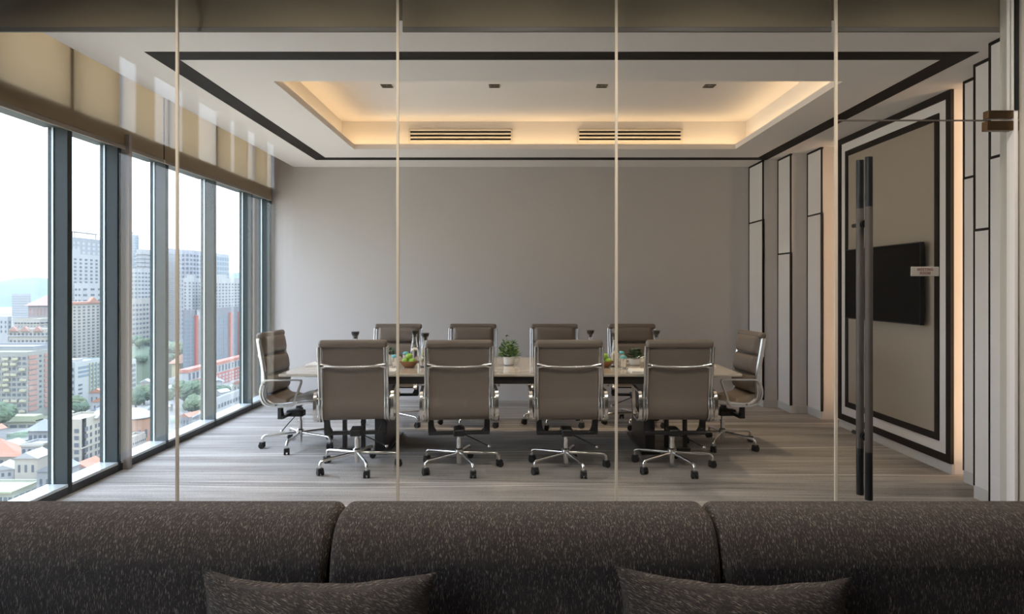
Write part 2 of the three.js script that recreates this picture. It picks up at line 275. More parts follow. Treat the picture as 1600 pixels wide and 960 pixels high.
// ---------------------------------------------------------------- glass partition
const SEAM = [277, 621.5, 963, 1306].map((p) => pxX(p, GD)), JX = 2.565;
{ const xs = [-3.07, ...SEAM];
  for (let k = 0; k < 4; k++) { const w = struct('window_' + (MUL.length + k)); part('pane', bb(xs[k] + 0.004, xs[k + 1] - 0.004, 0.02, ROOF - 0.02, GD - 0.006, GD + 0.006), M.glass, w);
    part('joint', bb(xs[k + 1] - 0.0065, xs[k + 1] + 0.0065, 0.0, k === 3 ? 3.4 : 3.4, GD - 0.007, GD + 0.007), M.seam, w);
    part('floor_channel', bb(xs[k], xs[k + 1], -0.002, 0.03, GD - 0.02, GD + 0.02), M.blindDarkBar, w); }
  const w = struct('window_' + (MUL.length + 4)); part('transom_pane', bb(SEAM[3] + 0.006, JX, 2.298, ROOF - 0.02, GD - 0.006, GD + 0.006), M.glass, w);
  const d = struct('door_1');
  part('door_leaf', bb(SEAM[3] + 0.008, JX - 0.01, 0.012, 2.292, GD - 0.006, GD + 0.006), M.glass, d);
  part('top_edge', bb(SEAM[3] + 0.008, JX - 0.12, 2.2905, 2.2965, GD - 0.005, GD + 0.005), M.grip, d);
  part('patch_hinge', merge([rbb(pxX(1538, GD), pxX(1588, GD), 2.238, 2.288, GD - 0.022, GD + 0.022, 0.003), rbb(pxX(1540, GD), pxX(1588, GD), 2.3, 2.342, GD - 0.022, GD + 0.022, 0.003)]), M.bronze, d);
  for (const s of [-1, 1]) {
    const D = GD + s * 0.045, x = 1.805, h = new THREE.Group(); h.name = 'pull_handle'; d.add(h);
    const bar = (y0, y1, m, n) => part(n, cyl(0.019, 0.019, y1 - y0, x, (y0 + y1) / 2, -D, 24), m, h);
    bar(0.335, 0.58, M.black, 'bar_end'); bar(0.58, 1.84, M.grip, 'grip'); bar(1.84, 2.095, M.black, 'bar_end');
    for (const y of [1.755, 0.65]) { const L = s > 0 ? 0.115 : 0.05, g = new THREE.CylinderGeometry(0.011, 0.011, L, 16); g.rotateX(Math.PI / 2); g.translate(x, y, -(GD + s * L / 2)); part('standoff', g, M.black, h); const q = new THREE.CylinderGeometry(0.02, 0.02, 0.006, 20); q.rotateX(Math.PI / 2); q.translate(x, y, -(GD + s * 0.009)); part('rosette', q, M.black, h); }
  }
  const j = struct('trim_2'); part('jamb', rbb(JX, JX + 0.018, 0, ROOF, GD - 0.03, GD + 0.03, 0.003), M.panel, j); part('dark_gasket', bb(JX - 0.004, JX + 0.02, 2.34, ROOF, GD - 0.034, GD - 0.03), M.black, j);
  const e = struct('wall_front'); part('return_wall', bb(JX + 0.03, 3.6, 0, ROOF, GD - 0.08, GD + 0.12), M.returnWall, e);
}
{ // sign on the door glass
  const D = GD - 0.012, x0 = pxX(1423, D), x1 = pxX(1467, D), y0 = pxY(432, D), y1 = pxY(417, D);
  const t = thing('door_sign', 'small pale plate reading MEETING ROOM on the glass door', 'sign', [(x0 + x1) / 2, (y0 + y1) / 2, -D]);
  part('plate', rbb(-(x1 - x0) / 2, (x1 - x0) / 2, -(y1 - y0) / 2, (y1 - y0) / 2, -0.003, 0.003, 0.0025, 3), M.sign, t);
  const font = await new FontLoader().loadAsync('fonts/droid/droid_sans_bold.typeface.json');
  const line = (s, y) => { const g = new TextGeometry(s, { font, size: 0.0135, depth: 0.0008, curveSegments: 3 }); g.computeBoundingBox(); const b = g.boundingBox; g.translate(-(b.min.x + b.max.x) / 2, y, 0.003); return g; };
  part('lettering', merge([line('MEETING', 0.004), line('ROOM', -0.0155)]), M.signText, t);
}
// dark roller blinds in the pocket behind the partition
[[-2.97, pxX(621, 3.68), 'dark olive roller blind over the glass partition, by the windows'], [pxX(629, 3.68), pxX(1299, 3.68), 'dark olive roller blind over the middle panes of the glass partition'], [pxX(1308, 3.68), pxX(1568, 3.68), 'narrow dark olive roller blind above the glass door']].forEach(([x0, x1, label]) => {
  const t = thing('roller_blind', label, 'blind'), y = pxY(50.5, 3.68);
  part('fabric', bb(x0, x1, y + 0.028, 3.36, 3.679, 3.681), M.blindDark, t); part('bottom_bar', rbb(x0, x1, y, y + 0.028, 3.672, 3.688, 0.005), M.blindDarkBar, t);
  const r = new THREE.CylinderGeometry(0.025, 0.025, x1 - x0, 20); r.rotateZ(Math.PI / 2); r.translate((x0 + x1) / 2, 3.385, -3.69); part('roller_tube', r, M.blindDarkBar, t);
});
// the lounge on this side of the glass
{ const r = struct('wall_lounge_right'); part('wall', bb(3.6, 3.75, 0, ROOF, -2.75, GD + 0.12), M.lounge, r);
  const b = struct('wall_lounge_back'); part('wall', bb(-3.3, 3.75, 0, ROOF, -2.75, -2.6), M.lounge, b); }

// recessed downlights of the lounge ceiling, above the sofa: they brighten the carpet just inside the partition and the wall end by the door
[-2.2, -1.1, 0, 1.1, 2.2].forEach((x, k) => {
  const D = 2.66, t = thing('lounge_downlight', ['first', 'second', 'third', 'fourth', 'fifth'][k] + ' round recessed downlight over the back of the sofa, counting from the windows', 'downlight', [x, ROOF, -D]);
  part('trim', lathe([[0.035, -0.001], [0.05, -0.001], [0.05, -0.006], [0.04, -0.008], [0.035, -0.004]]), M.grille, t); part('lens', cyl(0.034, 0.034, 0.003, 0, -0.002, 0, 20), glow(1, 0.9, 0.76, 0.6), t);
  const l = new THREE.SpotLight(rgb(1, 0.92, 0.81), 4.6, 0, 1.15, 0.6, 2); l.position.set(x, ROOF - 0.014, -D); l.target.position.set(x, 0, -D - 0.25); l.shadow.radius = 2; l.castShadow = true; scene.add(l, l.target);
});

// ---------------------------------------------------------------- television
{ const t = thing('television', 'black flat television mounted on the framed beige panel', 'television');
  const x = 3.22; part('screen', bb(x, x + 0.012, 1.128, 1.78, 5.458, 6.692), M.screen, t);
  part('bezel', merge([bb(x - 0.003, x + 0.03, 1.12, 1.128, 5.45, 6.7), bb(x - 0.003, x + 0.03, 1.78, 1.788, 5.45, 6.7), bb(x - 0.003, x + 0.03, 1.128, 1.78, 5.45, 5.458), bb(x - 0.003, x + 0.03, 1.128, 1.78, 6.692, 6.7)]), M.black, t);
  part('back_shell', rbb(x + 0.012, x + 0.05, 1.14, 1.77, 5.47, 6.68, 0.01), M.blackPlastic, t); part('wall_mount', bb(x + 0.05, 3.297, 1.3, 1.6, 5.9, 6.25), M.blackPlastic, t);
}

// ---------------------------------------------------------------- office chairs
const PROF = [[-0.27, 1.012], [-0.262, 0.945], [-0.246, 0.85], [-0.228, 0.75], [-0.215, 0.66], [-0.212, 0.58], [-0.218, 0.51], [-0.205, 0.452], [-0.16, 0.418], [-0.08, 0.412], [0.06, 0.428], [0.17, 0.442], [0.225, 0.438], [0.25, 0.412]];
const curve = new THREE.CatmullRomCurve3(PROF.map(([z, y]) => new THREE.Vector3(0, y, z)), false, 'centripetal');
function frameAt(s) { const p = curve.getPointAt(s), t = curve.getTangentAt(s); return { p, n: new THREE.Vector3(0, t.z, -t.y), t }; }
function grid(nu, nv, fn) { // closed by callers; fn(u, v) -> Vector3
  const pos = [], idx = []; for (let j = 0; j <= nv; j++) for (let i = 0; i <= nu; i++) { const p = fn(i / nu, j / nv); pos.push(p.x, p.y, p.z); }
  for (let j = 0; j < nv; j++) for (let i = 0; i < nu; i++) { const a = j * (nu + 1) + i, b = a + 1, c = a + nu + 1, d = c + 1; idx.push(a, b, d, a, d, c); }
  const g = new THREE.BufferGeometry(); g.setAttribute('position', new THREE.Float32BufferAttribute(pos, 3)); g.setIndex(idx); g.computeVertexNormals(); return metric(g);
}
function strap(s0, s1, x, hb, hn, off = 0, n = 44) { // bar with rounded corners swept along the profile
  const c = Math.min(hb, hn) * 0.5, sec = [[-hb + c, -hn], [hb - c, -hn], [hb, -hn + c], [hb, hn - c], [hb - c, hn], [-hb + c, hn], [-hb, hn - c], [-hb, -hn + c]];
  const side = grid(8, n, (u, v) => { const { p, n: N } = frameAt(s0 + (s1 - s0) * v), k = Math.round(u * 8) % 8; return p.clone().addScaledVector(N, off + sec[k][1]).setX(x + sec[k][0]); });
  const caps = [s0, s1].map((s) => grid(1, 1, (u, v) => { const { p, n: N } = frameAt(s); return p.clone().addScaledVector(N, off + (v * 2 - 1) * hn).setX(x + (u * 2 - 1) * hb); }));
  return merge([side, ...caps]);
}
function pad(s0, s1, hw, th, off) {
  const f = (q, e) => Math.pow(Math.max(0, 1 - Math.pow(Math.abs(q), e)), 0.45);
  const top = grid(22, 18, (u, v) => { const a = u * 2 - 1, b = v * 2 - 1, { p, n: N } = frameAt(s0 + (s1 - s0) * v); return p.clone().addScaledVector(N, off + th * f(a, 9) * Math.pow(f(b, 3.2), 0.9)).setX(a * hw); });
  const bot = grid(2, 18, (u, v) => { const { p, n: N } = frameAt(s0 + (s1 - s0) * v); return p.clone().addScaledVector(N, off).setX(-(u * 2 - 1) * hw); });
  return merge([top, bot]);
}
function makeChair() {
  const t = thing('office_chair', '', 'office chair', [0, 0, 0], 0, 'taupe leather chairs around the table');
  part('leather_sling', strap(0.006, 0.985, 0, 0.224, 0.006), M.leatherBack, t);
  for (const [a, b] of [[0.015, 0.175], [0.182, 0.335], [0.342, 0.495]]) part('back_pad', pad(a, b, 0.221, 0.054, 0.006), M.leather, t);
  for (const [a, b] of [[0.50, 0.72], [0.727, 0.975]]) part('seat_pad', pad(a, b, 0.221, 0.044, 0.006), M.leather, t);
  { const g = new RoundedBoxGeometry(0.505, 0.058, 0.062, 4, 0.024); const { p } = frameAt(0.0); g.rotateX(-0.2); g.translate(0, p.y - 0.012, p.z + 0.004); part('top_roll', metric(g), M.leather, t); }
  for (const s of [-1, 1]) part('side_rail', merge([strap(0.03, 1, s * 0.232, 0.0065, 0.016, -0.004), strap(0.03, 1, s * 0.243, 0.006, 0.008, -0.002), strap(0.03, 1, s * 0.254, 0.0075, 0.018, -0.004)]), M.chrome, t);
  { // back stretcher with flared ends
    const { p, n } = frameAt(0.17), pts = []; for (let k = 0; k <= 12; k++) { const u = k / 12 * 2 - 1; pts.push([u * 0.235, p.y - 0.008 * (1 - u * u), p.z - 0.022 - 0.016 * (1 - u * u)]); }
    const ends = [-1, 1].map((s) => { const g = new THREE.CylinderGeometry(0.008, 0.024, 0.07, 16); g.rotateZ(s * Math.PI / 2); g.scale(1, 1, 0.6); g.translate(s * 0.205, p.y, p.z - 0.022); return g; });
    part('back_stretcher', merge([tube(pts, 0.009, 24, 10), ...ends]), M.chrome, t); }
  for (const s of [-1, 1]) { // arm loop
    const x = s * 0.285, pts = [[0.05, 0.425], [0.08, 0.503], [0.113, 0.592], [0.12, 0.612], [0.118, 0.625], [0.106, 0.631], [0.08, 0.632], [-0.04, 0.63], [-0.17, 0.628], [-0.2, 0.622], [-0.217, 0.605], [-0.236, 0.55], [-0.234, 0.48], [-0.205, 0.425], [-0.15, 0.403], [-0.04, 0.402], [0.03, 0.406], [0.05, 0.425]];
    const c = new THREE.CatmullRomCurve3(pts.slice(0, -1).map(([z, y]) => new THREE.Vector3(0, y, z)), true, 'centripetal'), hb = 0.012, hn = 0.007, sec = [[-hb, -hn], [hb, -hn], [hb, hn], [-hb, hn]];
    const g = [0, 1, 2, 3].map((k) => grid(1, 90, (u, v) => { const p = c.getPointAt(v % 1), tg = c.getTangentAt(v % 1), N = new THREE.Vector3(0, tg.z, -tg.y), a = sec[k], b = sec[(k + 1) % 4]; return p.clone().addScaledVector(N, a[1] + (b[1] - a[1]) * u).setX(x + a[0] + (b[0] - a[0]) * u); }));
    const stud = (y, z) => { const q = new THREE.CylinderGeometry(0.008, 0.008, 0.05, 12); q.rotateZ(Math.PI / 2); q.translate(s * 0.262, y, z); return q; };
    part('armrest', merge([...g, stud(0.585, -0.222), stud(0.41, -0.12), stud(0.428, 0.05)]), M.chrome, t);
  }
  part('seat_support', merge([rbb(-0.235, 0.235, 0.283, 0.308, 0.06, 0.11, 0.004), ...[-1, 1].map((s) => { const sh = new THREE.Shape([[0.235, 0.3], [0.17, 0.3], [0.195, 0.345], [0.2, 0.4], [0.235, 0.4]].map(([a, b]) => new THREE.Vector2(s * a, b))), g = new THREE.ExtrudeGeometry(sh, { depth: 0.03, bevelEnabled: true, bevelSize: 0.003, bevelThickness: 0.003, bevelSegments: 1 }); g.translate(0, 0, -0.105); return g; }), rbb(-0.22, 0.22, 0.385, 0.4, -0.07, -0.05, 0.004)]), M.blackPlastic, t);
  part('tilt_mechanism', merge([rbb(-0.045, 0.045, 0.268, 0.325, -0.04, 0.115, 0.015, 3)]), M.blackPlastic, t);
  part('gas_column', merge([cyl(0.015, 0.015, 0.06, 0, 0.245, 0), cyl(0.021, 0.021, 0.12, 0, 0.175, 0), cyl(0.021, 0.019, 0.08, 0, 0.08, 0)]), M.chrome, t);
  { const l = part('tilt_lever', capTube([[-0.03, 0.275, -0.03], [-0.12, 0.235, -0.05], [-0.225, 0.185, -0.07]], 0.0045, 10, 8), M.blackPlastic, t); const b = new THREE.SphereGeometry(0.013, 14, 10); b.translate(-0.235, 0.18, -0.072); part('knob', b, M.chrome, l); }
  part('base_hub', merge([cyl(0.034, 0.03, 0.045, 0, 0.125, 0), cyl(0.022, 0.034, 0.012, 0, 0.153, 0)]), M.chrome, t);
  for (let k = 0; k < 5; k++) { // base angles as seen on the chairs nearest the camera
    const a = (71 + 72 * k + 180) * Math.PI / 180, ca = Math.cos(a), sa = Math.sin(a), P = (r, y) => [r * ca, y, r * sa];
    part('leg', tube([P(0.02, 0.122), P(0.14, 0.116), P(0.275, 0.108), P(0.302, 0.103), P(0.314, 0.092), P(0.318, 0.078), P(0.318, 0.05)], 0.0125, 24, 10), M.chrome, t);
    const cast = new THREE.Group(); cast.name = 'caster'; cast.position.set(0.318 * ca, 0, 0.318 * sa); cast.rotation.y = 0.5 * k; t.add(cast);
    part('hood', rbb(-0.024, 0.024, 0.022, 0.058, -0.022, 0.024, 0.009, 2), M.blackPlastic, cast);
    for (const s of [-1, 1]) { const w = new THREE.CylinderGeometry(0.024, 0.024, 0.016, 20); w.rotateZ(Math.PI / 2); w.translate(s * 0.0155, 0.024, -0.004); part('wheel', w, M.rubber, cast); }
  }
  return t;
}
const chair0 = makeChair(), HALF = Math.PI;
const chairs = [
  ['taupe leather chair with its back to the glass partition, first from the windows', -1.262, 5.385, HALF + 0.12],
  ['taupe leather chair with its back to the glass partition, second from the windows', -0.458, 5.385, HALF + 0.09],
  ['taupe leather chair with its back to the glass partition, third from the windows', 0.385, 5.385, HALF + 0.02],
  ['taupe leather chair with its back to the glass partition, nearest the door', 1.22, 5.385, HALF - 0.01],
  ['taupe leather chair against the far wall side, first from the windows', -1.27, 7.08, 0.02],
  ['taupe leather chair against the far wall side, second from the windows', -0.475, 7.08, 0],
  ['taupe leather chair against the far wall side, third from the windows', 0.395, 7.08, -0.02],
  ['taupe leather chair against the far wall side, nearest the television wall', 1.225, 7.08, -0.03],
  ['taupe leather chair at the head of the table by the windows, seen in profile', -1.945, 6.12, HALF / 2 - 0.06],
  ['taupe leather chair at the head of the table by the television, seen in profile', 1.85, 6.15, -HALF / 2 + 0.08],
];
chairs.forEach(([label, x, D, turn], k) => { if (k) dup(chair0, label, [x, 0, -D], turn); else { chair0.position.set(x, 0, -D); chair0.rotation.y = turn; chair0.userData.label = label; } });

// ---------------------------------------------------------------- table
const TY = 0.74;
{ const t = thing('conference_table', 'long conference table with pale glossy top and dark trestle legs', 'table');
  part('tabletop', rbb(-1.88, 1.775, TY - 0.022, TY, 5.38, 6.66, 0.005, 2), M.tableTop, t);
  part('apron', merge([bb(-1.22, 1.17, TY - 0.082, TY - 0.022, 5.41, 5.45), bb(-1.22, 1.17, TY - 0.082, TY - 0.022, 6.59, 6.63), bb(-1.22, -1.18, TY - 0.082, TY - 0.022, 5.45, 6.59), bb(1.13, 1.17, TY - 0.082, TY - 0.022, 5.45, 6.59)]), M.tableDark, t);
  part('under_frame', bb(-1.7, 1.6, TY - 0.034, TY - 0.022, 5.46, 6.58), M.tableDark, t);
  for (const s of [-1, 1]) { const c = -0.02, X = (a) => c + s * a;
    part('leg_panel', rbb(X(1.12), X(1.2), 0, TY - 0.034, 5.85, 6.55, 0.003), M.tableDark, t);
    part('leg', rbb(X(1.30), X(1.335), 0.03, TY - 0.034, 5.92, 5.955, 0.003), M.tableDark, t);
    part('leg', rbb(X(1.46), X(1.495), 0.03, TY - 0.034, 5.92, 5.955, 0.003), M.tableDark, t);
    part('foot_bar', rbb(X(1.12), X(1.52), 0, 0.03, 5.9, 5.98, 0.003), M.tableDark, t);
    part('foot_bar', rbb(X(1.08), X(1.24), 0, 0.025, 5.8, 6.6, 0.003), M.tableDark, t);
  }
}
// ---------------------------------------------------------------- things on the table
function carafe(x, D, label, fruit) {
  const t = thing('water_carafe', label, 'carafe', [x, TY, -D], rr(0, 6)); t.userData.group = 'carafes on the table';
  part('glass_body', lathe([[0, 0.0005], [0.036, 0.0005], [0.041, 0.01], [0.041, 0.05], [0.039, 0.1], [0.033, 0.15], [0.025, 0.19], [0.021, 0.22], [0.022, 0.245], [0.027, 0.262], [0.0245, 0.262], [0.0195, 0.245], [0.0185, 0.22], [0.0225, 0.19], [0.0305, 0.15], [0.0365, 0.1], [0.0385, 0.05], [0.0385, 0.012], [0.034, 0.006], [0, 0.006]]), M.solidGlass, t);
  part('water', lathe([[0, 0.0065], [0.0335, 0.0065], [0.0378, 0.0125], [0.0378, 0.05], [0.0358, 0.1], [0.032, 0.134], [0, 0.134]]), M.water, t);
  const l = part('lid', lathe([[0, 0.23], [0.016, 0.23], [0.0175, 0.25], [0.0275, 0.2625], [0.0325, 0.27], [0.034, 0.286], [0.034, 0.29], [0, 0.29]]), M.blackPlastic, t);
  part('lid_ring', lathe([[0.0345, 0.287], [0.036, 0.287], [0.036, 0.2915], [0.03, 0.2915]]), M.grip, l);
  if (fruit) for (let k = 0; k < 7; k++) { const g = new THREE.CylinderGeometry(0.024, 0.024, 0.004, 16); g.rotateX(1.2 + rr(-0.3, 0.3)); g.rotateY(rr(0, 6)); g.translate(rr(-0.008, 0.008), 0.035 + k * 0.019, rr(-0.008, 0.008)); part('fruit_slice', g, k % 3 ? (k % 3 === 1 ? M.citrus : M.leafLight) : M.orange, t); }
}
M.citrus = std(0.62, 0.5, 0.07, 0.5); M.orange = std(0.55, 0.22, 0.06, 0.5);
carafe(-1.427, 6.02, 'black-lidded glass carafe showing above the first chair by the windows');
carafe(-0.934, 6.23, 'clear black-lidded water carafe behind the fruit bowl nearer the windows');
carafe(-0.79, 5.86, 'black-lidded carafe filled with yellow citrus slices', true);
carafe(0.668, 6.23, 'black-lidded glass carafe showing above the third chair back');
carafe(0.846, 5.9, 'clear water carafe standing in front of the fruit bowl nearer the door');
carafe(1.26, 6.19, 'black-lidded glass carafe showing above the chair nearest the door');
function bowl(x, D, label, aLabel) {
  const t = thing('fruit_bowl', label, 'bowl', [x, TY, -D]);
  part('bowl_shell', lathe([[0, 0.001], [0.035, 0.0], [0.055, 0.016], [0.074, 0.044], [0.078, 0.056], [0.074, 0.056], [0.066, 0.04], [0.048, 0.018], [0, 0.012]], 36), M.bowl, t);
  const ag = lathe([[0, -0.02], [0.008, -0.024], [0.02, -0.022], [0.029, -0.006], [0.03, 0.006], [0.024, 0.02], [0.012, 0.026], [0.004, 0.023], [0, 0.02]], 20);
  [[-0.029, 0.052, 0.02], [0.03, 0.052, 0.017], [0.002, 0.051, -0.031], [0.004, 0.092, 0.004]].forEach(([a, b, c], k) => {
    const p = thing('green_apple', aLabel(k), 'apple', [x + a, TY + b, -D + c], k * 1.3); p.userData.group = 'green apples in the bowls';
    part('flesh', ag, M.apple, p); part('stalk', cyl(0.0015, 0.001, 0.016, 0, 0.027, 0, 6), M.stem, p);
  });
}
const ord = ['on the window side', 'on the door side', 'at the back', 'on top of the pile'];
bowl(-0.925, 5.83, 'brown wooden fruit bowl of green apples nearer the windows', (k) => 'green apple ' + ord[k] + ' in the bowl nearer the windows');
bowl(0.745, 5.83, 'brown wooden fruit bowl of green apples nearer the door', (k) => 'green apple ' + ord[k] + ' in the bowl nearer the door');
const leafGeo = (L, W) => { const g = new THREE.SphereGeometry(0.5, 7, 5); g.scale(W, W * 0.14, L); g.translate(0, 0, L * 0.5); return g; };
function foliage(n, R, H, y0, L, W, up) { const a = [];
  for (let k = 0; k < n; k++) { const g = leafGeo(L * rr(0.7, 1.2), W * rr(0.8, 1.2)), th = rr(0, 6.283), q = Math.sqrt(rnd()), h = rnd(), r = R * q * (1 - 0.55 * h * h); g.rotateX(-rr(-0.2, up)); g.rotateY(th + rr(-0.6, 0.6)); g.translate(Math.sin(th) * r, y0 + H * h, Math.cos(th) * r); a.push(g); } return merge(a); }
{ const t = thing('herb_pot', 'bushy green herb in a white cup at the table centre', 'potted herb', [-0.07, TY, -6.0]); t.scale.setScalar(1.12);
  part('cup', lathe([[0, 0.002], [0.036, 0], [0.04, 0.01], [0.046, 0.06], [0.049, 0.066], [0.045, 0.066], [0.04, 0.03], [0, 0.02]]), M.white, t);
  { const g = new THREE.TorusGeometry(0.02, 0.005, 10, 20); g.translate(0.058, 0.036, 0); part('handle', g, M.white, t); }
  part('soil', cyl(0.042, 0.042, 0.006, 0, 0.055, 0), M.soil, t);
  stuffPart('dark_leaves', foliage(120, 0.078, 0.12, 0.06, 0.035, 0.026, 1.0), M.leaf, t); stuffPart('pale_leaves', foliage(55, 0.082, 0.09, 0.055, 0.035, 0.026, 0.6), M.leafLight, t);
  for (const [x, y, z] of [[-0.02, 0.23, 0.0], [0.02, 0.185, 0.01], [0.045, 0.175, 0], [-0.035, 0.17, 0.02]]) { const s = part('stem', capTube([[0, 0.06, 0], [x * 0.6, y * 0.6, z], [x, y, z]], 0.0014, 10, 6), M.leafLight, t); const g = foliage(5, 0.008, 0.012, y - 0.008, 0.018, 0.012, 0.8); g.translate(x, 0, z); part('tip', g, M.leafDark, s); }
}
{ const t = thing('succulent_pot', 'small dark succulent in a ribbed white pot nearer the windows', 'potted plant', [-1.12, TY, -6.0]);
  const g = lathe([[0, 0.002], [0.032, 0], [0.036, 0.01], [0.041, 0.085], [0.038, 0.088], [0.035, 0.08], [0, 0.075]], 48), p = g.attributes.position; for (let i = 0; i < p.count; i++) { const a = Math.atan2(p.getZ(i), p.getX(i)), k = 1 + 0.03 * Math.cos(16 * a); p.setX(i, p.getX(i) * k); p.setZ(i, p.getZ(i) * k); } g.computeVertexNormals();
  part('pot', g, M.white, t); part('soil', cyl(0.034, 0.034, 0.006, 0, 0.079, 0), M.soil, t); stuffPart('leaves', foliage(70, 0.05, 0.055, 0.08, 0.035, 0.014, 1.3), M.leafDark, t); }
{ const t = thing('herb_pot', 'dark leafy herb in a white handled cup nearer the door', 'potted herb', [1.03, TY, -5.98]);
  part('cup', lathe([[0, 0.002], [0.04, 0], [0.046, 0.012], [0.052, 0.055], [0.054, 0.06], [0.05, 0.06], [0.044, 0.03], [0, 0.02]]), M.white, t);
  { const g = new THREE.TorusGeometry(0.018, 0.005, 10, 20); g.translate(-0.062, 0.035, 0); part('handle', g, M.white, t); }
  part('soil', cyl(0.046, 0.046, 0.006, 0, 0.05, 0), M.soil, t); stuffPart('leaves', foliage(120, 0.072, 0.075, 0.06, 0.034, 0.026, 0.9), M.leafDark, t); }
function tumbler(x, D, label) { const t = thing('tumbler', label, 'glass', [x, TY, -D]); t.userData.group = 'tumblers with teal covers';
  part('glass_body', lathe([[0, 0.0005], [0.022, 0.0005], [0.024, 0.002], [0.028, 0.09], [0.0265, 0.09], [0.0235, 0.01], [0, 0.01]]), M.solidGlass, t); part('cover', lathe([[0, 0.112], [0.018, 0.112], [0.029, 0.097], [0.0295, 0.089], [0.0285, 0.089], [0.0275, 0.095], [0, 0.108]]), M.teal, t); }
tumbler(-1.04, 5.8, 'teal-covered tumbler beside the succulent pot'); tumbler(-0.985, 6.05, 'teal-covered tumbler between the succulent and the fruit bowl');
tumbler(0.89, 5.72, 'teal-covered tumbler beside the water carafe nearer the door'); tumbler(0.93, 6.1, 'teal-covered tumbler behind the water carafe nearer the door');
function notepad(x, D, turn, label) { const t = thing('notepad', label, 'notepad', [x, TY, -D], turn); t.userData.group = 'white folders laid at each seat';
  part('cover', rbb(-0.15, 0.15, 0, 0.006, -0.11, 0.11, 0.002), M.white, t); part('pages', rbb(-0.145, 0.145, 0.006, 0.016, -0.105, 0.105, 0.002), M.paper, t);
  { const g = new THREE.CylinderGeometry(0.004, 0.004, 0.14, 10); g.rotateX(Math.PI / 2); g.rotateY(0.2); g.translate(0.08, 0.02, 0); part('pen', g, M.blackPlastic, t); } }
const seat = ['first from the windows', 'second from the windows', 'third from the windows', 'nearest the door'];
[-1.12, -0.45, 0.39, 1.06].forEach((x, k) => notepad(x, 5.53, 0, 'white notepad on the partition side of the table, ' + seat[k]));
[-1.27, -0.47, 0.39, 1.3].forEach((x, k) => notepad(x, 6.5, 0, 'white notepad on the far side of the table, ' + seat[k]));
notepad(-1.72, 6.02, Math.PI / 2, 'white notepad at the table end by the windows'); notepad(1.6, 6.02, Math.PI / 2, 'white notepad at the table end by the television');

// ---------------------------------------------------------------- sofa and pillows before the partition
function cushion(w, h, d, r, bulge, mat, cols) { // soft box
  const g = new RoundedBoxGeometry(w, h, d, 14, r), p = g.attributes.position;
  for (let i = 0; i < p.count; i++) { const x = p.getX(i), y = p.getY(i), z = p.getZ(i), u = 1 - Math.pow(2 * x / w, 2), v = 1 - Math.pow(2 * y / h, 2), q = Math.max(0, u) * Math.max(0, v); p.setZ(i, z + Math.sign(z) * bulge * q); p.setY(i, y + 0.006 * (fbm(x * 4 + 9, z * 5 + 3) - 0.5) * (y > 0 ? 1 : 0)); }
  g.computeVertexNormals(); return metric(g);
}
{ const t = thing('sofa', 'long dark brown flecked chenille sofa standing before the glass partition', 'sofa');
  const D0 = 2.0, D1 = 2.27, XS = [[-1.74, -0.559], [-0.553, 0.598], [0.603, 1.76]];
  XS.forEach(([x0, x1], k) => {
    const sh = new THREE.Shape(), bw = 0.03, hd = (D1 - D0) / 2 - bw, y0 = -0.2 + bw, y1 = 0.2 - bw, R = 0.085; // outline across the depth
    sh.moveTo(-hd, y0); sh.lineTo(hd, y0); sh.bezierCurveTo(hd + 0.03, y0 + 0.14, hd + 0.045, y1 - 0.01, hd - R * 1.1, y1); sh.lineTo(-hd + R * 0.6, y1); sh.quadraticCurveTo(-hd, y1, -hd, y1 - R * 0.6); sh.closePath();
    let g = new THREE.ExtrudeGeometry(sh, { depth: x1 - x0 - 2 * bw, bevelEnabled: true, bevelSize: bw, bevelThickness: bw, bevelSegments: 7, curveSegments: 24 }); // profile z -> x
    g.rotateY(-Math.PI / 2); g.translate((x1 - x0) / 2 - bw, 0, 0); g.deleteAttribute('normal'); g.deleteAttribute('uv'); g = mergeVertices(g, 1e-5); g.computeVertexNormals(); g.scale(1, 1, 1);
    { const p = g.attributes.position, uv = new Float32Array(p.count * 2); for (let i = 0; i < p.count; i++) { uv[2 * i] = p.getX(i) + k * 1.37; uv[2 * i + 1] = p.getY(i) + (0.13 - p.getZ(i)); } g.setAttribute('uv', new THREE.BufferAttribute(uv, 2)); }
    g.rotateX(-0.05); g.translate((x0 + x1) / 2, 0.538, -(D0 + D1) / 2); part('back_cushion', g, M.chenille, t);
    const s = cushion(x1 - x0, 0.17, 0.7, 0.05, 0.0); s.translate((x0 + x1) / 2, 0.255, -1.63); part('seat_cushion', s, M.chenille, t);
  });
  part('back_frame', rbb(-1.78, 1.80, 0.06, 0.65, 2.285, 2.4, 0.03, 4), M.chenille, t);
  part('base', rbb(-1.78, 1.80, 0.06, 0.168, 1.3, 2.283, 0.03, 4), M.chenille, t);
  for (const s of [[-1.96, -1.78], [1.80, 1.98]]) part('arm', rbb(s[0], s[1], 0.06, 0.58, 1.28, 2.4, 0.04, 4), M.chenille, t);
  for (const x of [-1.8, 1.82]) for (const D of [1.4, 2.3]) part('foot', cyl(0.02, 0.016, 0.066, x, 0.029, -D, 16), M.tableDark, t);
}
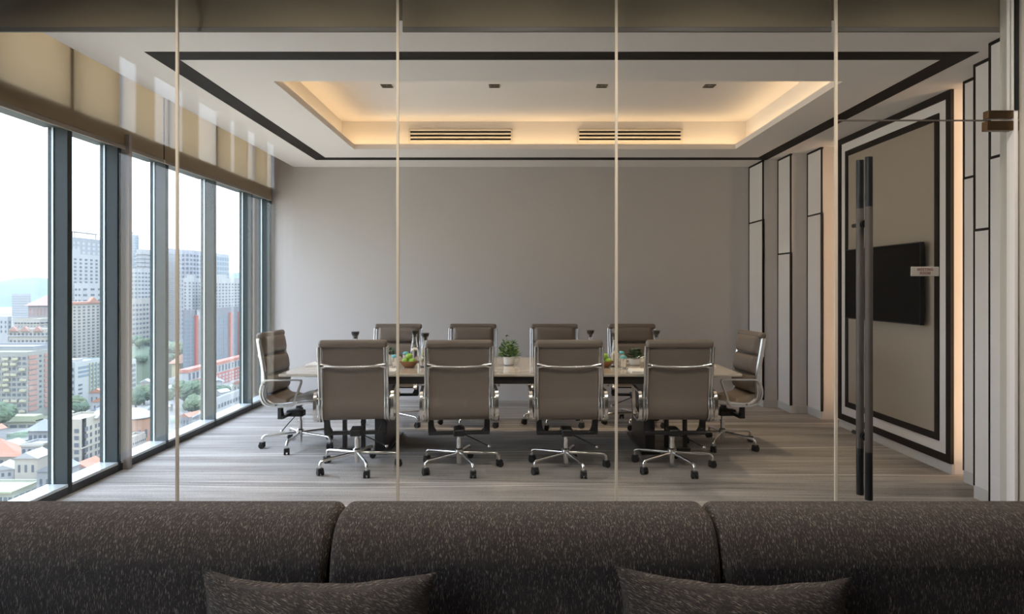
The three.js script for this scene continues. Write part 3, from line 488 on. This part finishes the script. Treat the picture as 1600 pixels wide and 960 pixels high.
function pillow(name, label, x, y, D, w, h, th, tilt, roll, mat) {
  const t = thing(name, label, 'pillow', [x, y, -D]);
  const side = (s) => grid(40, 28, (a, b) => { const u = (a * 2 - 1) * s, v = b * 2 - 1, e = (q) => Math.pow(Math.max(0, 1 - q * q), 0.55);
    const X = u * w / 2 * (1 - 0.075 * (1 - v * v)), Y = v * h / 2 * (1 - 0.21 * (1 - u * u)), Z = s * th / 2 * e(u) * e(v) * (1 + 0.12 * (fbm(X * 9 + 5, Y * 9 + s, 2) - 0.5)); return new THREE.Vector3(X, Y + (v > 0 ? 0.012 * (fbm(X * 11 + x * 7, 2) - 0.5) : 0), Z); });
  const g = merge([side(1), side(-1)]); g.rotateZ(roll); g.rotateX(tilt); part('cover', g, mat, t);
}
pillow('throw_pillow', 'dark chenille throw pillow on the sofa, nearer the windows', pxX(490, 1.83), 0.494, 1.85, 0.645, 0.31, 0.13, -0.2, -0.005, M.pillow);
pillow('throw_pillow', 'dark chenille throw pillow on the sofa, nearer the door', pxX(1150, 1.83), 0.502, 1.85, 0.645, 0.29, 0.13, -0.2, -0.05, M.pillow);

// ---------------------------------------------------------------- the city below the windows
const GY = -80, DUST = 0.56, WALLS = new Map();
const paint = (r, g, b, rough = 0.85) => { const k = [r, g, b].join(); if (!WALLS.has(k)) WALLS.set(k, std(r * DUST, g * DUST, b * DUST, rough)); return WALLS.get(k); };
const PAL = { white: [0.37, 0.36, 0.34], cream: [0.37, 0.33, 0.26], grey: [0.24, 0.245, 0.25], lilac: [0.26, 0.26, 0.29], pane: [0.075, 0.085, 0.10], paneBlue: [0.14, 0.19, 0.22], salmon: [0.36, 0.19, 0.14], terracotta: [0.38, 0.16, 0.09], red: [0.36, 0.075, 0.045], roofGrey: [0.2, 0.2, 0.21], lime: [0.33, 0.34, 0.2] };
const pm = (n) => paint(...PAL[n]);
{ const t = dataTex(512, 512, (i, j) => { const n = fbm(i / 14, j / 14, 4), m = hash(i >> 3, j >> 3), v = 0.6 + 0.5 * n + 0.3 * (m - 0.5), g = fbm(i / 40 + 9, j / 40, 3) > 0.53; return g ? [92 * v, 112 * v, 80 * v] : [150 * v, 143 * v, 134 * v]; }, true); t.repeat.set(1 / 260, 1 / 260);
  const gr = struct('ground'); part('city_ground', bb(-3800, 400, GY - 2, GY, 150, 3900), std(0.6, 0.6, 0.6, 0.95, { map: t }), gr); }
{ const g = struct('hills'), nx = 90, nz = 14, mat = paint(0.05, 0.085, 0.05, 1);
  const geo = grid(nx, nz, (u, v) => { const X = -3700 + u * 3600, D = 2700 + v * 1100, h = (120 + 150 * (fbm(u * 7 + 3, 1.5, 4) - 0.42) + 45 * (fbm(u * 30, v * 9, 4) - 0.5)) * Math.sin(Math.min(1, v * 1.25) * Math.PI / 2); return new THREE.Vector3(X, GY + Math.max(0, h), -D); });
  part('ridge', geo, mat, g); }
const FOOT = [];
// a block from its pixels: front face x0..x1, its flank to x2, roof line yt, at depth D
function block(name, label, x0, x1, x2, yt, D, color, group) {
  const X0 = pxX(x0, D), X1 = pxX(x1, D), top = pxY(yt, D), dep = Math.max(4, D * ((VX - x1) / (VX - x2) - 1)), w = X1 - X0, h = top - GY;
  const t = thing(name, label, 'building', [X0 + w / 2, GY, -D]); if (group) t.userData.group = group;
  part('walls', bb(-w / 2, w / 2, 0, h, 0, dep), paint(...color), t);
  part('roof_parapet', merge([bb(-w / 2, w / 2, h, h + 1, 0, 0.5), bb(w / 2 - 0.5, w / 2, h, h + 1, 0.5, dep), bb(-w / 2, -w / 2 + 0.5, h, h + 1, 0.5, dep), bb(-w / 2, w / 2, h, h + 1, dep - 0.5, dep)]), paint(...color), t);
  FOOT.push([X0 - 4, X1 + 4, D - 4, D + dep + 4]);
  const b = { t, w, h, dep, D, y: (py) => pxY(py, D) - GY, x: (px) => pxX(px, D) - X0 - w / 2 };
  // windows: rows between y0 and y1 (pixels), on the front (cols) and the flank (cols2)
  b.wins = (y0, y1, rows, cols, cols2, mat, fw = 0.55, fh = 0.55, xa = -w / 2, xb = w / 2, deep = 0.25) => { const a = [], A = b.y(y1), B = b.y(y0), rh = (B - A) / rows;
    for (let r = 0; r < rows; r++) { const yc = A + (r + 0.5) * rh; const cw = (xb - xa) / Math.max(1, cols);
      for (let c = 0; c < cols; c++) { const xc = xa + (c + 0.5) * cw; a.push(bb(xc - cw * fw / 2, xc + cw * fw / 2, yc - rh * fh / 2, yc + rh * fh / 2, -deep, 0.05)); }
      const dw = dep / Math.max(1, cols2); for (let c = 0; c < cols2; c++) { const dc = (c + 0.5) * dw; a.push(bb(w / 2 - 0.05, w / 2 + deep, yc - rh * fh / 2, yc + rh * fh / 2, dc - dw * fw / 2, dc + dw * fw / 2)); } }
    stuffPart('window_rows', merge(a), pm(mat), t); return b; };
  b.bands = (y0, y1, rows, mat, fh = 0.3, deep = 0.6) => { const a = [], A = b.y(y1), B = b.y(y0), rh = (B - A) / rows; for (let r = 0; r < rows; r++) { const yc = A + (r + 0.5) * rh; a.push(bb(-w / 2 - deep, w / 2 + deep, yc - rh * fh / 2, yc + rh * fh / 2, -deep, dep)); } stuffPart('floor_bands', merge(a), pm(mat), t); return b; };
  b.box = (n, px0, px1, py0, py1, mat, d0 = -0.6, d1 = 4) => { part(n, bb(b.x(px0), b.x(px1), b.y(py1), b.y(py0), d0, d1), pm(mat), t); return b; };
  b.hip = (over, rise, mat) => { const g = new THREE.ConeGeometry(Math.SQRT1_2, 1, 4, 1); g.rotateY(Math.PI / 4); g.scale(w + over * 2, rise, dep + over * 2); g.translate(0, h + 1 + rise / 2, -dep / 2); part('hip_roof', metric(g), pm(mat), t); return b; };
  b.gable = (rise, mat) => { const s = new THREE.Shape([new THREE.Vector2(-w / 2 - 0.6, 0), new THREE.Vector2(w / 2 + 0.6, 0), new THREE.Vector2(0, rise)]), g = new THREE.ExtrudeGeometry(s, { depth: dep + 1, bevelEnabled: false }); g.translate(0, h + 1, -dep - 0.5); part('gable_roof', metric(g), pm(mat), t); return b; };
  return b;
}
{ // seen through the first bays
  const b = block('apartment_block', 'apartment block with scattered pale yellow balconies and salmon striped flank', -70, 42, 78, 553, 410, [0.27, 0.26, 0.22]);
  b.wins(556, 646, 11, 14, 0, 'pane', 0.6, 0.5);
  const rh = (b.y(556) - b.y(646)) / 11, cw = b.w / 9;
  for (let r = 0; r < 11; r++) for (let c = 0; c < 9; c++) if (hash(c * 3 + 1, r * 7 + 2) > 0.35) { const x = -b.w / 2 + (c + 0.5 + 0.24 * (hash(c, r) - 0.5)) * cw, y = b.y(646) + (r + 0.15) * rh; part('balcony', bb(x - cw * 0.36, x + cw * 0.36, y, y + rh * 0.48, -1.3, 0), paint(0.40, 0.37, 0.24), b.t); }
  for (let r = 0; r < 11; r++) { const y = b.y(646) + r * rh; for (const [d0, d1] of [[0.06, 0.42], [0.74, 1]]) part('salmon_panel', bb(b.w / 2 - 0.1, b.w / 2 + 0.5, y + rh * 0.25, y + rh * 0.92, b.dep * d0, b.dep * d1), pm('salmon'), b.t); part('stair_window', bb(b.w / 2 - 0.1, b.w / 2 + 0.2, y + rh * 0.4, y + rh * 0.8, b.dep * 0.53, b.dep * 0.62), pm('pane'), b.t); }
  block('podium', 'low podium with lime green band under the apartment block', -70, 56, 80, 660, 393, [0.30, 0.30, 0.20]).wins(660, 682, 1, 9, 0, 'pane', 0.7, 0.6).box('lime_band', -70, 56, 650, 659, 'lime', -1, 6);
  const h = block('white_house', 'white three storey building with small arched windows', 33, 68, 92, 697, 300, PAL.white); h.box('cornice', 32, 69, 695, 698, 'cream', -0.8, 3);
  for (let r = 0; r < 3; r++) for (let c = 0; c < 4; c++) { const s = new THREE.Shape(), ww = 0.72, hh = 1.9; s.moveTo(-ww, 0); s.lineTo(ww, 0); s.lineTo(ww, hh); s.absarc(0, hh, ww, 0, Math.PI); const g = new THREE.ExtrudeGeometry(s, { depth: 0.2, bevelEnabled: false, curveSegments: 5 }); g.translate(-h.w / 2 + (c + 0.5) * h.w / 4, h.y(704 + r * 11) - 2, 0); part('arched_window', g, pm('pane'), h.t); }
  block('tiled_house', 'wide house with a large orange tiled hip roof', -50, 31, 46, 716, 308, PAL.cream).wins(718, 726, 1, 10, 0, 'pane', 0.5, 0.6).hip(2, 7.5, 'terracotta');
  block('grey_house', 'grey villa with pale hip roof beside the green trees', 44, 74, 96, 676, 352, [0.28, 0.27, 0.26]).wins(678, 690, 1, 4, 2, 'pane', 0.5, 0.6).hip(1.5, 5, 'roofGrey');
  block('long_hall', 'long low hall with pale green roof nearest the tower', -120, 20, 66, 772, 258, [0.38, 0.38, 0.28]).wins(776, 786, 1, 18, 5, 'pane', 0.6, 0.7).box('green_roof', -121, 21, 768, 771, 'lime', -1, 12);
  const c = block('cream_mansion', 'cream tiered mansion with small gables', 14, 70, 100, 516, 560, PAL.cream); c.wins(518, 540, 2, 9, 5, 'pane', 0.5, 0.5).bands(520, 541, 2, 'white', 0.15, 0.8);
  for (const x of [22, 40, 60]) { const s = new THREE.Shape([new THREE.Vector2(-4, 0), new THREE.Vector2(4, 0), new THREE.Vector2(0, 4)]), g = new THREE.ExtrudeGeometry(s, { depth: 3, bevelEnabled: false }); g.translate(c.x(x), c.h - 1, -1.5); part('gable', g, pm('salmon'), c.t); }
  block('cream_terrace', 'cream upper terrace building behind the mansion', 22, 62, 100, 500, 640, PAL.cream).wins(502, 514, 2, 8, 5, 'pane', 0.5, 0.5).bands(500, 515, 2, 'white', 0.15, 0.8);
  block('domed_hall', 'pale hall with reddish pyramid roof and tall bays', 44, 84, 120, 479, 800, [0.31, 0.25, 0.23]).wins(481, 494, 1, 7, 4, 'salmon', 0.4, 0.8).hip(3, 15, 'salmon');
  block('striped_tower', 'distant white tower with horizontal stripes in front of the hills', 19, 43, 48, 460, 1300, PAL.white).bands(462, 502, 11, 'grey', 0.35, 0.5);
  block('white_block', 'plain white block at the far edge of the view', -40, 12, 18, 497, 700, PAL.white).wins(500, 522, 3, 8, 1, 'pane', 0.3, 0.5);
  block('flat_roof_hall', 'wide flat grey roofed hall behind the apartment block', -60, 52, 92, 544, 455, PAL.grey).wins(547, 552, 1, 12, 4, 'pane', 0.6, 0.6);
}
{ // second gap
  const b = block('pediment_building', 'cream office building with a round emblem in its pediment', 84, 128, 168, 659, 300, [0.40, 0.36, 0.28]);
  b.box('centre_bay', 104, 128, 655, 737, 'cream', -1.2, 3);
  { const s = new THREE.Shape([new THREE.Vector2(-4.4, 0), new THREE.Vector2(4.4, 0), new THREE.Vector2(0, 3)]), g = new THREE.ExtrudeGeometry(s, { depth: 3, bevelEnabled: false }), a = g.clone(); a.rotateY(Math.PI / 2); a.translate(b.w / 2 - 1.5, b.h - 0.2, -b.dep * 0.68); part('pediment', a, pm('white'), b.t); const e = new THREE.CylinderGeometry(0.9, 0.9, 0.4, 20); e.rotateZ(Math.PI / 2); e.translate(b.w / 2 + 1.6, b.h + 1, -b.dep * 0.68); part('emblem', e, paint(0.3, 0.27, 0.18), b.t); }
  for (let r = 0; r < 7; r++) for (const [d0, d1] of [[0.1, 0.22], [0.3, 0.37], [0.5, 0.56], [0.62, 0.86]]) { const y = b.y(673 + r * 11); part('window', bb(b.w / 2 - 0.1, b.w / 2 + 0.15, y - 0.9, y + 0.9, b.dep * d0, b.dep * d1), pm('pane'), b.t); }
  for (let r = 0; r < 7; r++) for (let k = 0; k < 4; k++) { const y = b.y(673 + r * 11), x = -b.w / 2 + (k + 0.5) * b.w / 4; part('window', bb(x - 1, x + 1, y - 0.9, y + 0.9, -1.35, 0.1), pm('pane'), b.t); }
  for (const r of [3, 6.6]) part('string_course', bb(-b.w / 2 - 0.4, b.w / 2 + 0.4, b.y(668 + r * 11) - 0.25, b.y(668 + r * 11) + 0.25, -1.4, b.dep), pm('cream'), b.t);
  const o = block('green_office', 'white office block with pale green ribs and blue glazing', 84, 117, 160, 569, 465, [0.38, 0.39, 0.36]); o.wins(573, 633, 6, 5, 0, 'pane', 0.5, 0.5); o.box('attic', 88, 112, 563, 569, 'white', 1, 12);
  { const rh = (o.y(574) - o.y(634)) / 9; for (let r = 0; r < 9; r++) { const y = o.y(634) + r * rh; part('glazing_strip', bb(o.w / 2 - 0.1, o.w / 2 + 0.2, y + 0.3 * rh, y + 0.85 * rh, o.dep * (r > 5 ? 0.12 : 0.55), o.dep * 0.98), pm('paneBlue'), o.t); if (r < 5) part('window', bb(o.w / 2 - 0.1, o.w / 2 + 0.2, y + 0.3 * rh, y + 0.75 * rh, o.dep * 0.12, o.dep * 0.25), pm('pane'), o.t); } for (const q of [0.5, 0.62, 0.74, 0.88]) part('green_rib', bb(o.w / 2 - 0.1, o.w / 2 + 0.8, o.y(634), o.y(572), o.dep * q, o.dep * (q + 0.025)), pm('lime'), o.t); }
  const c = block('cream_tower', 'cream residential tower with a terracotta pediment at the top', 92, 120, 163, 474, 600, [0.38, 0.345, 0.28]); c.wins(478, 565, 17, 4, 6, 'pane', 0.45, 0.5); c.bands(470, 478, 1, 'terracotta', 0.4, 1.2);
  { const s = new THREE.Shape([new THREE.Vector2(-8, 0), new THREE.Vector2(8, 0), new THREE.Vector2(0, 5)]), g = new THREE.ExtrudeGeometry(s, { depth: 3, bevelEnabled: false }); g.rotateY(Math.PI / 2); g.translate(c.w / 2 - 1.5, c.h, -c.dep * 0.55); part('gable', g, pm('terracotta'), c.t); }
  block('white_tower', 'tall white residential tower with rows of small windows', 78, 113, 170, 398, 720, PAL.white).wins(402, 560, 26, 4, 7, 'pane', 0.42, 0.5).box('roof_house', 84, 108, 388, 398, 'white', 2, 18);
  block('white_annex', 'shorter white slab tower with a roof garden', 116, 127, 172, 444, 690, PAL.white).wins(448, 520, 8, 2, 4, 'pane', 0.5, 0.35);
  const g = block('grey_tower', 'pale grey tower with a thin canopy roof', 104, 118, 158, 372, 900, PAL.grey); g.wins(376, 470, 13, 3, 5, 'white', 0.5, 0.6); part('canopy', bb(-g.w / 2 + 2, g.w / 2 - 2, g.h + 8, g.h + 9, 2, g.dep - 2), pm('grey'), g.t); part('canopy_post', merge([bb(-g.w / 2 + 4, -g.w / 2 + 5, g.h, g.h + 8, 4, 5), bb(g.w / 2 - 5, g.w / 2 - 4, g.h, g.h + 8, 4, 5), bb(g.w / 2 - 5, g.w / 2 - 4, g.h, g.h + 8, g.dep - 5, g.dep - 4)]), pm('grey'), g.t);
}
{ // third to last gaps
  block('slim_tower', 'slim pale blue glass tower', 182, 196, 217, 366, 850, [0.25, 0.28, 0.30]).bands(368, 470, 24, 'paneBlue', 0.3, 0.3).box('canopy', 184, 195, 361, 364, 'grey', 2, 20);
  block('stepped_tower', 'white stepped tower with stacked balconies', 213, 224, 246, 391, 810, PAL.white).wins(394, 480, 14, 2, 4, 'pane', 0.6, 0.4).bands(394, 480, 14, 'white', 0.25, 1.2);
  block('balcony_tower', 'lower white tower with balconies beside the stepped tower', 204, 215, 236, 421, 780, PAL.white).wins(424, 480, 9, 2, 4, 'pane', 0.6, 0.4);
  block('cream_flats', 'cream block of flats with paired windows above the trees', 188, 206, 238, 470, 640, [0.36, 0.33, 0.28]).wins(474, 533, 8, 3, 6, 'pane', 0.6, 0.45);
  block('green_slab', 'narrow white slab with green edges before the trees', 168, 196, 213, 566, 500, [0.36, 0.38, 0.34]).wins(570, 625, 7, 4, 2, 'pane', 0.6, 0.6);
  block('lilac_tower', 'broad lilac grey tower full of windows', 246, 262, 292, 389, 880, PAL.lilac).wins(393, 540, 22, 3, 6, 'pane', 0.55, 0.5).bands(393, 540, 22, 'white', 0.15, 0.6);
  block('ribbed_tower', 'pale tower with vertical ribs behind the white blocks', 276, 296, 326, 392, 860, [0.31, 0.31, 0.33]).wins(396, 530, 20, 3, 6, 'pane', 0.6, 0.55);
  block('glass_tower', 'blue grey glass tower with white grid', 318, 334, 358, 397, 830, [0.33, 0.34, 0.36]).wins(400, 470, 9, 4, 6, 'paneBlue', 0.75, 0.7);
  block('white_slab', 'white slab block with dark balcony slots', 286, 300, 318, 436, 700, PAL.white).wins(440, 486, 9, 2, 4, 'pane', 0.4, 0.5).box('roof_house', 290, 298, 430, 436, 'white', 2, 10);
  block('white_twin', 'white twin block of flats above the dark mall', 326, 346, 375, 436, 690, PAL.white).wins(442, 486, 9, 4, 6, 'pane', 0.5, 0.5).box('roof_house', 332, 344, 429, 436, 'white', 2, 14);
  block('pale_tower', 'pale tower in the narrow last gap by the far wall', 380, 393, 404, 405, 760, [0.30, 0.32, 0.35]).wins(408, 485, 12, 2, 3, 'white', 0.6, 0.4);
  const m = block('dark_mall', 'dark grey office slab with tall red fins', 286, 297, 402, 487, 580, [0.15, 0.15, 0.16]); m.wins(497, 578, 14, 2, 16, 'paneBlue', 0.85, 0.45);
  for (const q of [303, 357, 371, 400]) { const d = m.D * ((VX - 297) / (VX - q) - 1); part('red_fin', bb(m.w / 2 - 0.5, m.w / 2 + 2.2, m.y(580), m.y(494), d, d + 4), paint(0.40, 0.10, 0.06), m.t); }
  { const e = new THREE.CylinderGeometry(5.5, 5.5, 0.6, 20, 1, false, 0, Math.PI); e.rotateZ(Math.PI / 2); const d = m.D * ((VX - 297) / (VX - 306) - 1); e.rotateX(-Math.PI / 2); e.translate(m.w / 2 + 0.5, m.y(495), -d); part('white_emblem', e, pm('white'), m.t); }
  const r = block('red_podium', 'red and white low building with orange parapet', 280, 293, 405, 580, 512, PAL.white); { const L = r.dep, Y = r.y, x = r.w / 2;
    part('orange_parapet', bb(-x - 0.5, x + 0.6, Y(583), Y(578), -0.6, L), paint(0.42, 0.13, 0.07), r.t);
    part('red_lower_wall', bb(-x - 0.4, x + 0.5, 0, Y(597), -0.5, L), pm('red'), r.t);
    for (let k = 0; k < 22; k++) { const d = (k + 0.5) * L / 22; part('tall_window', bb(x - 0.1, x + 0.3, Y(595), Y(585), d - L / 90, d + L / 90), pm('pane'), r.t); for (let q = 0; q < 3; q++) part('white_window', bb(x, x + 0.7, Y(604 + q * 6), Y(600.5 + q * 6), d - L / 80, d + L / 80), pm('white'), r.t); } }
  { const D = 335, t = thing('round_building', 'round orange brick building with a pale domed roof', 'building', [pxX(210, D), GY, -D]); part('drum', cyl(8, 8, 18, 0, 9, 0, 32), paint(0.36, 0.19, 0.11), t); part('dome', lathe([[0, 22], [4, 21.2], [7, 19.4], [8.6, 18], [8.6, 17.4], [0, 17.4]], 32), pm('white'), t); const a = []; for (let k = 0; k < 16; k++) { const g = bb(-0.6, 0.6, 8, 12, -8.15, -7.8); g.rotateY(k * Math.PI / 8); a.push(g); } stuffPart('window_rows', merge(a), pm('pane'), t); FOOT.push([t.position.x - 11, t.position.x + 11, D - 11, D + 11]); }
  block('beige_shed', 'long beige shed at the foot of the round building', 186, 204, 228, 688, 303, [0.30, 0.26, 0.21]).wins(692, 700, 1, 4, 8, 'pane', 0.3, 0.4);
  block('white_terrace', 'white terrace with orange roof on the hillside', 262, 272, 294, 594, 533, PAL.white).wins(598, 612, 2, 3, 6, 'pane', 0.5, 0.5);
  block('orange_hall', 'orange roofed yellow hall behind the white terrace', 268, 278, 300, 570, 585, [0.36, 0.30, 0.14]).hip(2, 7, 'terracotta');
  block('white_workshop', 'white flat roofed workshop near the far window sill', 334, 340, 380, 625, 420, PAL.white).wins(630, 642, 1, 1, 9, 'pane', 0.5, 0.5);
}
{ // trees, each its own crown and trunk
  const crown = (v) => { const a = []; for (let k = 0; k < 6; k++) { const g = mergeVertices(new THREE.IcosahedronGeometry(1, 8).deleteAttribute('uv').deleteAttribute('normal')), p = g.attributes.position, s = k ? 0.62 : 0.85, o = [k ? rr(-0.6, 0.6) : 0, k ? rr(-0.25, 0.45) : 0, k ? rr(-0.6, 0.6) : 0];
    for (let i = 0; i < p.count; i++) { const x = p.getX(i), y = p.getY(i), z = p.getZ(i), q = s * (0.62 + 0.8 * fbm(x * 4 + k * 7 + v * 31 + z * 3, y * 4 + z * 4, 4)); p.setXYZ(i, x * q + o[0], y * q * 0.85 + o[1], z * q + o[2]); } g.computeVertexNormals(); a.push(metric(g)); } return merge(a); };
  const C = [0, 1, 2, 3].map(crown), mats = [paint(0.045, 0.085, 0.035), paint(0.065, 0.105, 0.045), paint(0.09, 0.12, 0.05)], trunk = cyl(0.08, 0.12, 1.4, 0, -0.7, 0, 8);
  const MX = pxX(214, 597), MD = 597, hill = (X, D) => { const q = Math.max(0, 1 - Math.pow((X - MX) / 34, 2) - Math.pow((D - MD) / 34, 2)); return GY + 30 * Math.sqrt(q); };
  { const g = struct('wooded_hill'); part('slope', grid(24, 24, (u, v) => { const X = MX - 34 + 68 * u, D = MD - 34 + 68 * v; return new THREE.Vector3(X, hill(X, D) - 0.3, -D); }), paint(0.1, 0.13, 0.07), g); }
  const spots = [];
  const put = (px, D, r, y) => { const X = pxX(px, D); if (!FOOT.some(([a, b, c, d]) => X > a - r && X < b + r && D > c - r && D < d + r) && !spots.some((q) => Math.hypot(q[0] - X, q[2] - D) < (q[3] + r) * 1.3)) spots.push([X, (y ?? hill(X, D)) + r * 1.15, D, r]); };
  for (let k = 0; k < 900 && spots.length < 40; k++) { const a = rr(0, 6.283), q = Math.sqrt(rnd()) * 0.92; const X = MX + 34 * q * Math.cos(a), D = MD + 34 * q * Math.sin(a); put(VX + X * F / D, D, rr(3.2, 5)); }
  for (const [px, D, r] of [[2, 372, 6.5], [20, 370, 7], [34, 374, 5], [-16, 374, 7], [116, 432, 6], [121, 412, 5], [296, 445, 7.5], [309, 440, 7.5], [303, 428, 6], [318, 450, 7], [345, 490, 5], [366, 492, 5], [262, 470, 5], [225, 470, 6], [238, 462, 6], [212, 450, 6], [150, 272, 4], [275, 640, 8], [284, 655, 8], [268, 665, 8]]) put(px, D, r, GY + (D > 600 ? 12 : r > 6 && D < 460 ? 5 : 1));
  FOOT.push([MX - 30, MX + 30, MD - 30, MD + 30]); spots.forEach(([X, , D, r]) => FOOT.push([X - r, X + r, D - r, D + r]));
  spots.forEach(([X, Y, D, r], k) => { const t = thing('tree', hill(X, D) > GY + 1 ? 'dark green tree on the wooded slope below the cream flats' : 'dark green rounded tree between the streets and houses below', 'tree', [X, Y - r * 0.6, -D], k * 1.1, hill(X, D) > GY + 1 ? 'trees on the wooded slope' : 'trees between the houses'); const c = part('crown', C[k % 4], mats[k % 3], t); c.scale.setScalar(r); c.position.y = r * 0.6; const tr = part('trunk', trunk, paint(0.12, 0.09, 0.06), t); const L = (Y - Math.max(GY, hill(X, D))) / 1.4; tr.scale.set(r, L, r); tr.position.y = r * 0.6; });
}
{ // crowded low houses
  const kinds = [['terracotta', 'house with a terracotta gable roof in the crowded streets'], ['roofGrey', 'house with a grey gable roof in the crowded streets'], ['white', 'house with a white gable roof in the crowded streets']];
  let made = 0;
  for (let k = 0; k < 900 && made < 110; k++) {
    const D = rr(262, 540), px = rr(-30, 410), X = pxX(px, D), w = rr(5, 11), dd = rr(6, 13), hh = rr(4, 11), turn = rr(-0.5, 0.5), kd = kinds[Math.floor(rnd() * 2.99)];
    if (FOOT.some(([a, b, c, d]) => X > a - 6 && X < b + 6 && D > c - 7 && D < d + 7)) continue; FOOT.push([X - 7, X + 7, D - 8, D + 8]); made++;
    const wk = Math.floor(rnd() * 2.99), wc = ['white', 'cream', 'grey'][wk];
    const t = thing('low_house', 'small low ' + wc + '-walled ' + kd[1], 'house', [X, GY, -D], turn, 'low ' + wc + ' houses, ' + ['terracotta', 'grey', 'white'][kinds.indexOf(kd)] + ' roofs');
    part('walls', bb(-w / 2, w / 2, 0, hh, -dd / 2, dd / 2), paint(...[PAL.white, PAL.cream, [0.24, 0.235, 0.23]][wk]), t);
    const s = new THREE.Shape([new THREE.Vector2(-w / 2 - 0.5, 0), new THREE.Vector2(w / 2 + 0.5, 0), new THREE.Vector2(0, w * 0.28)]), g = new THREE.ExtrudeGeometry(s, { depth: dd + 1, bevelEnabled: false }); g.translate(0, hh, -dd / 2 - 0.5); part('roof', g, pm(kd[0]), t);
    const a = []; for (let q = -1; q <= 1; q++) for (const z of [-1, 1]) a.push(bb(q * w * 0.3 - 0.5, q * w * 0.3 + 0.5, hh * 0.45, hh * 0.75, z * dd / 2 - 0.06, z * dd / 2 + 0.06)); stuffPart('window_rows', merge(a), pm('pane'), t);
  }
}
renderer.render(scene, camera);
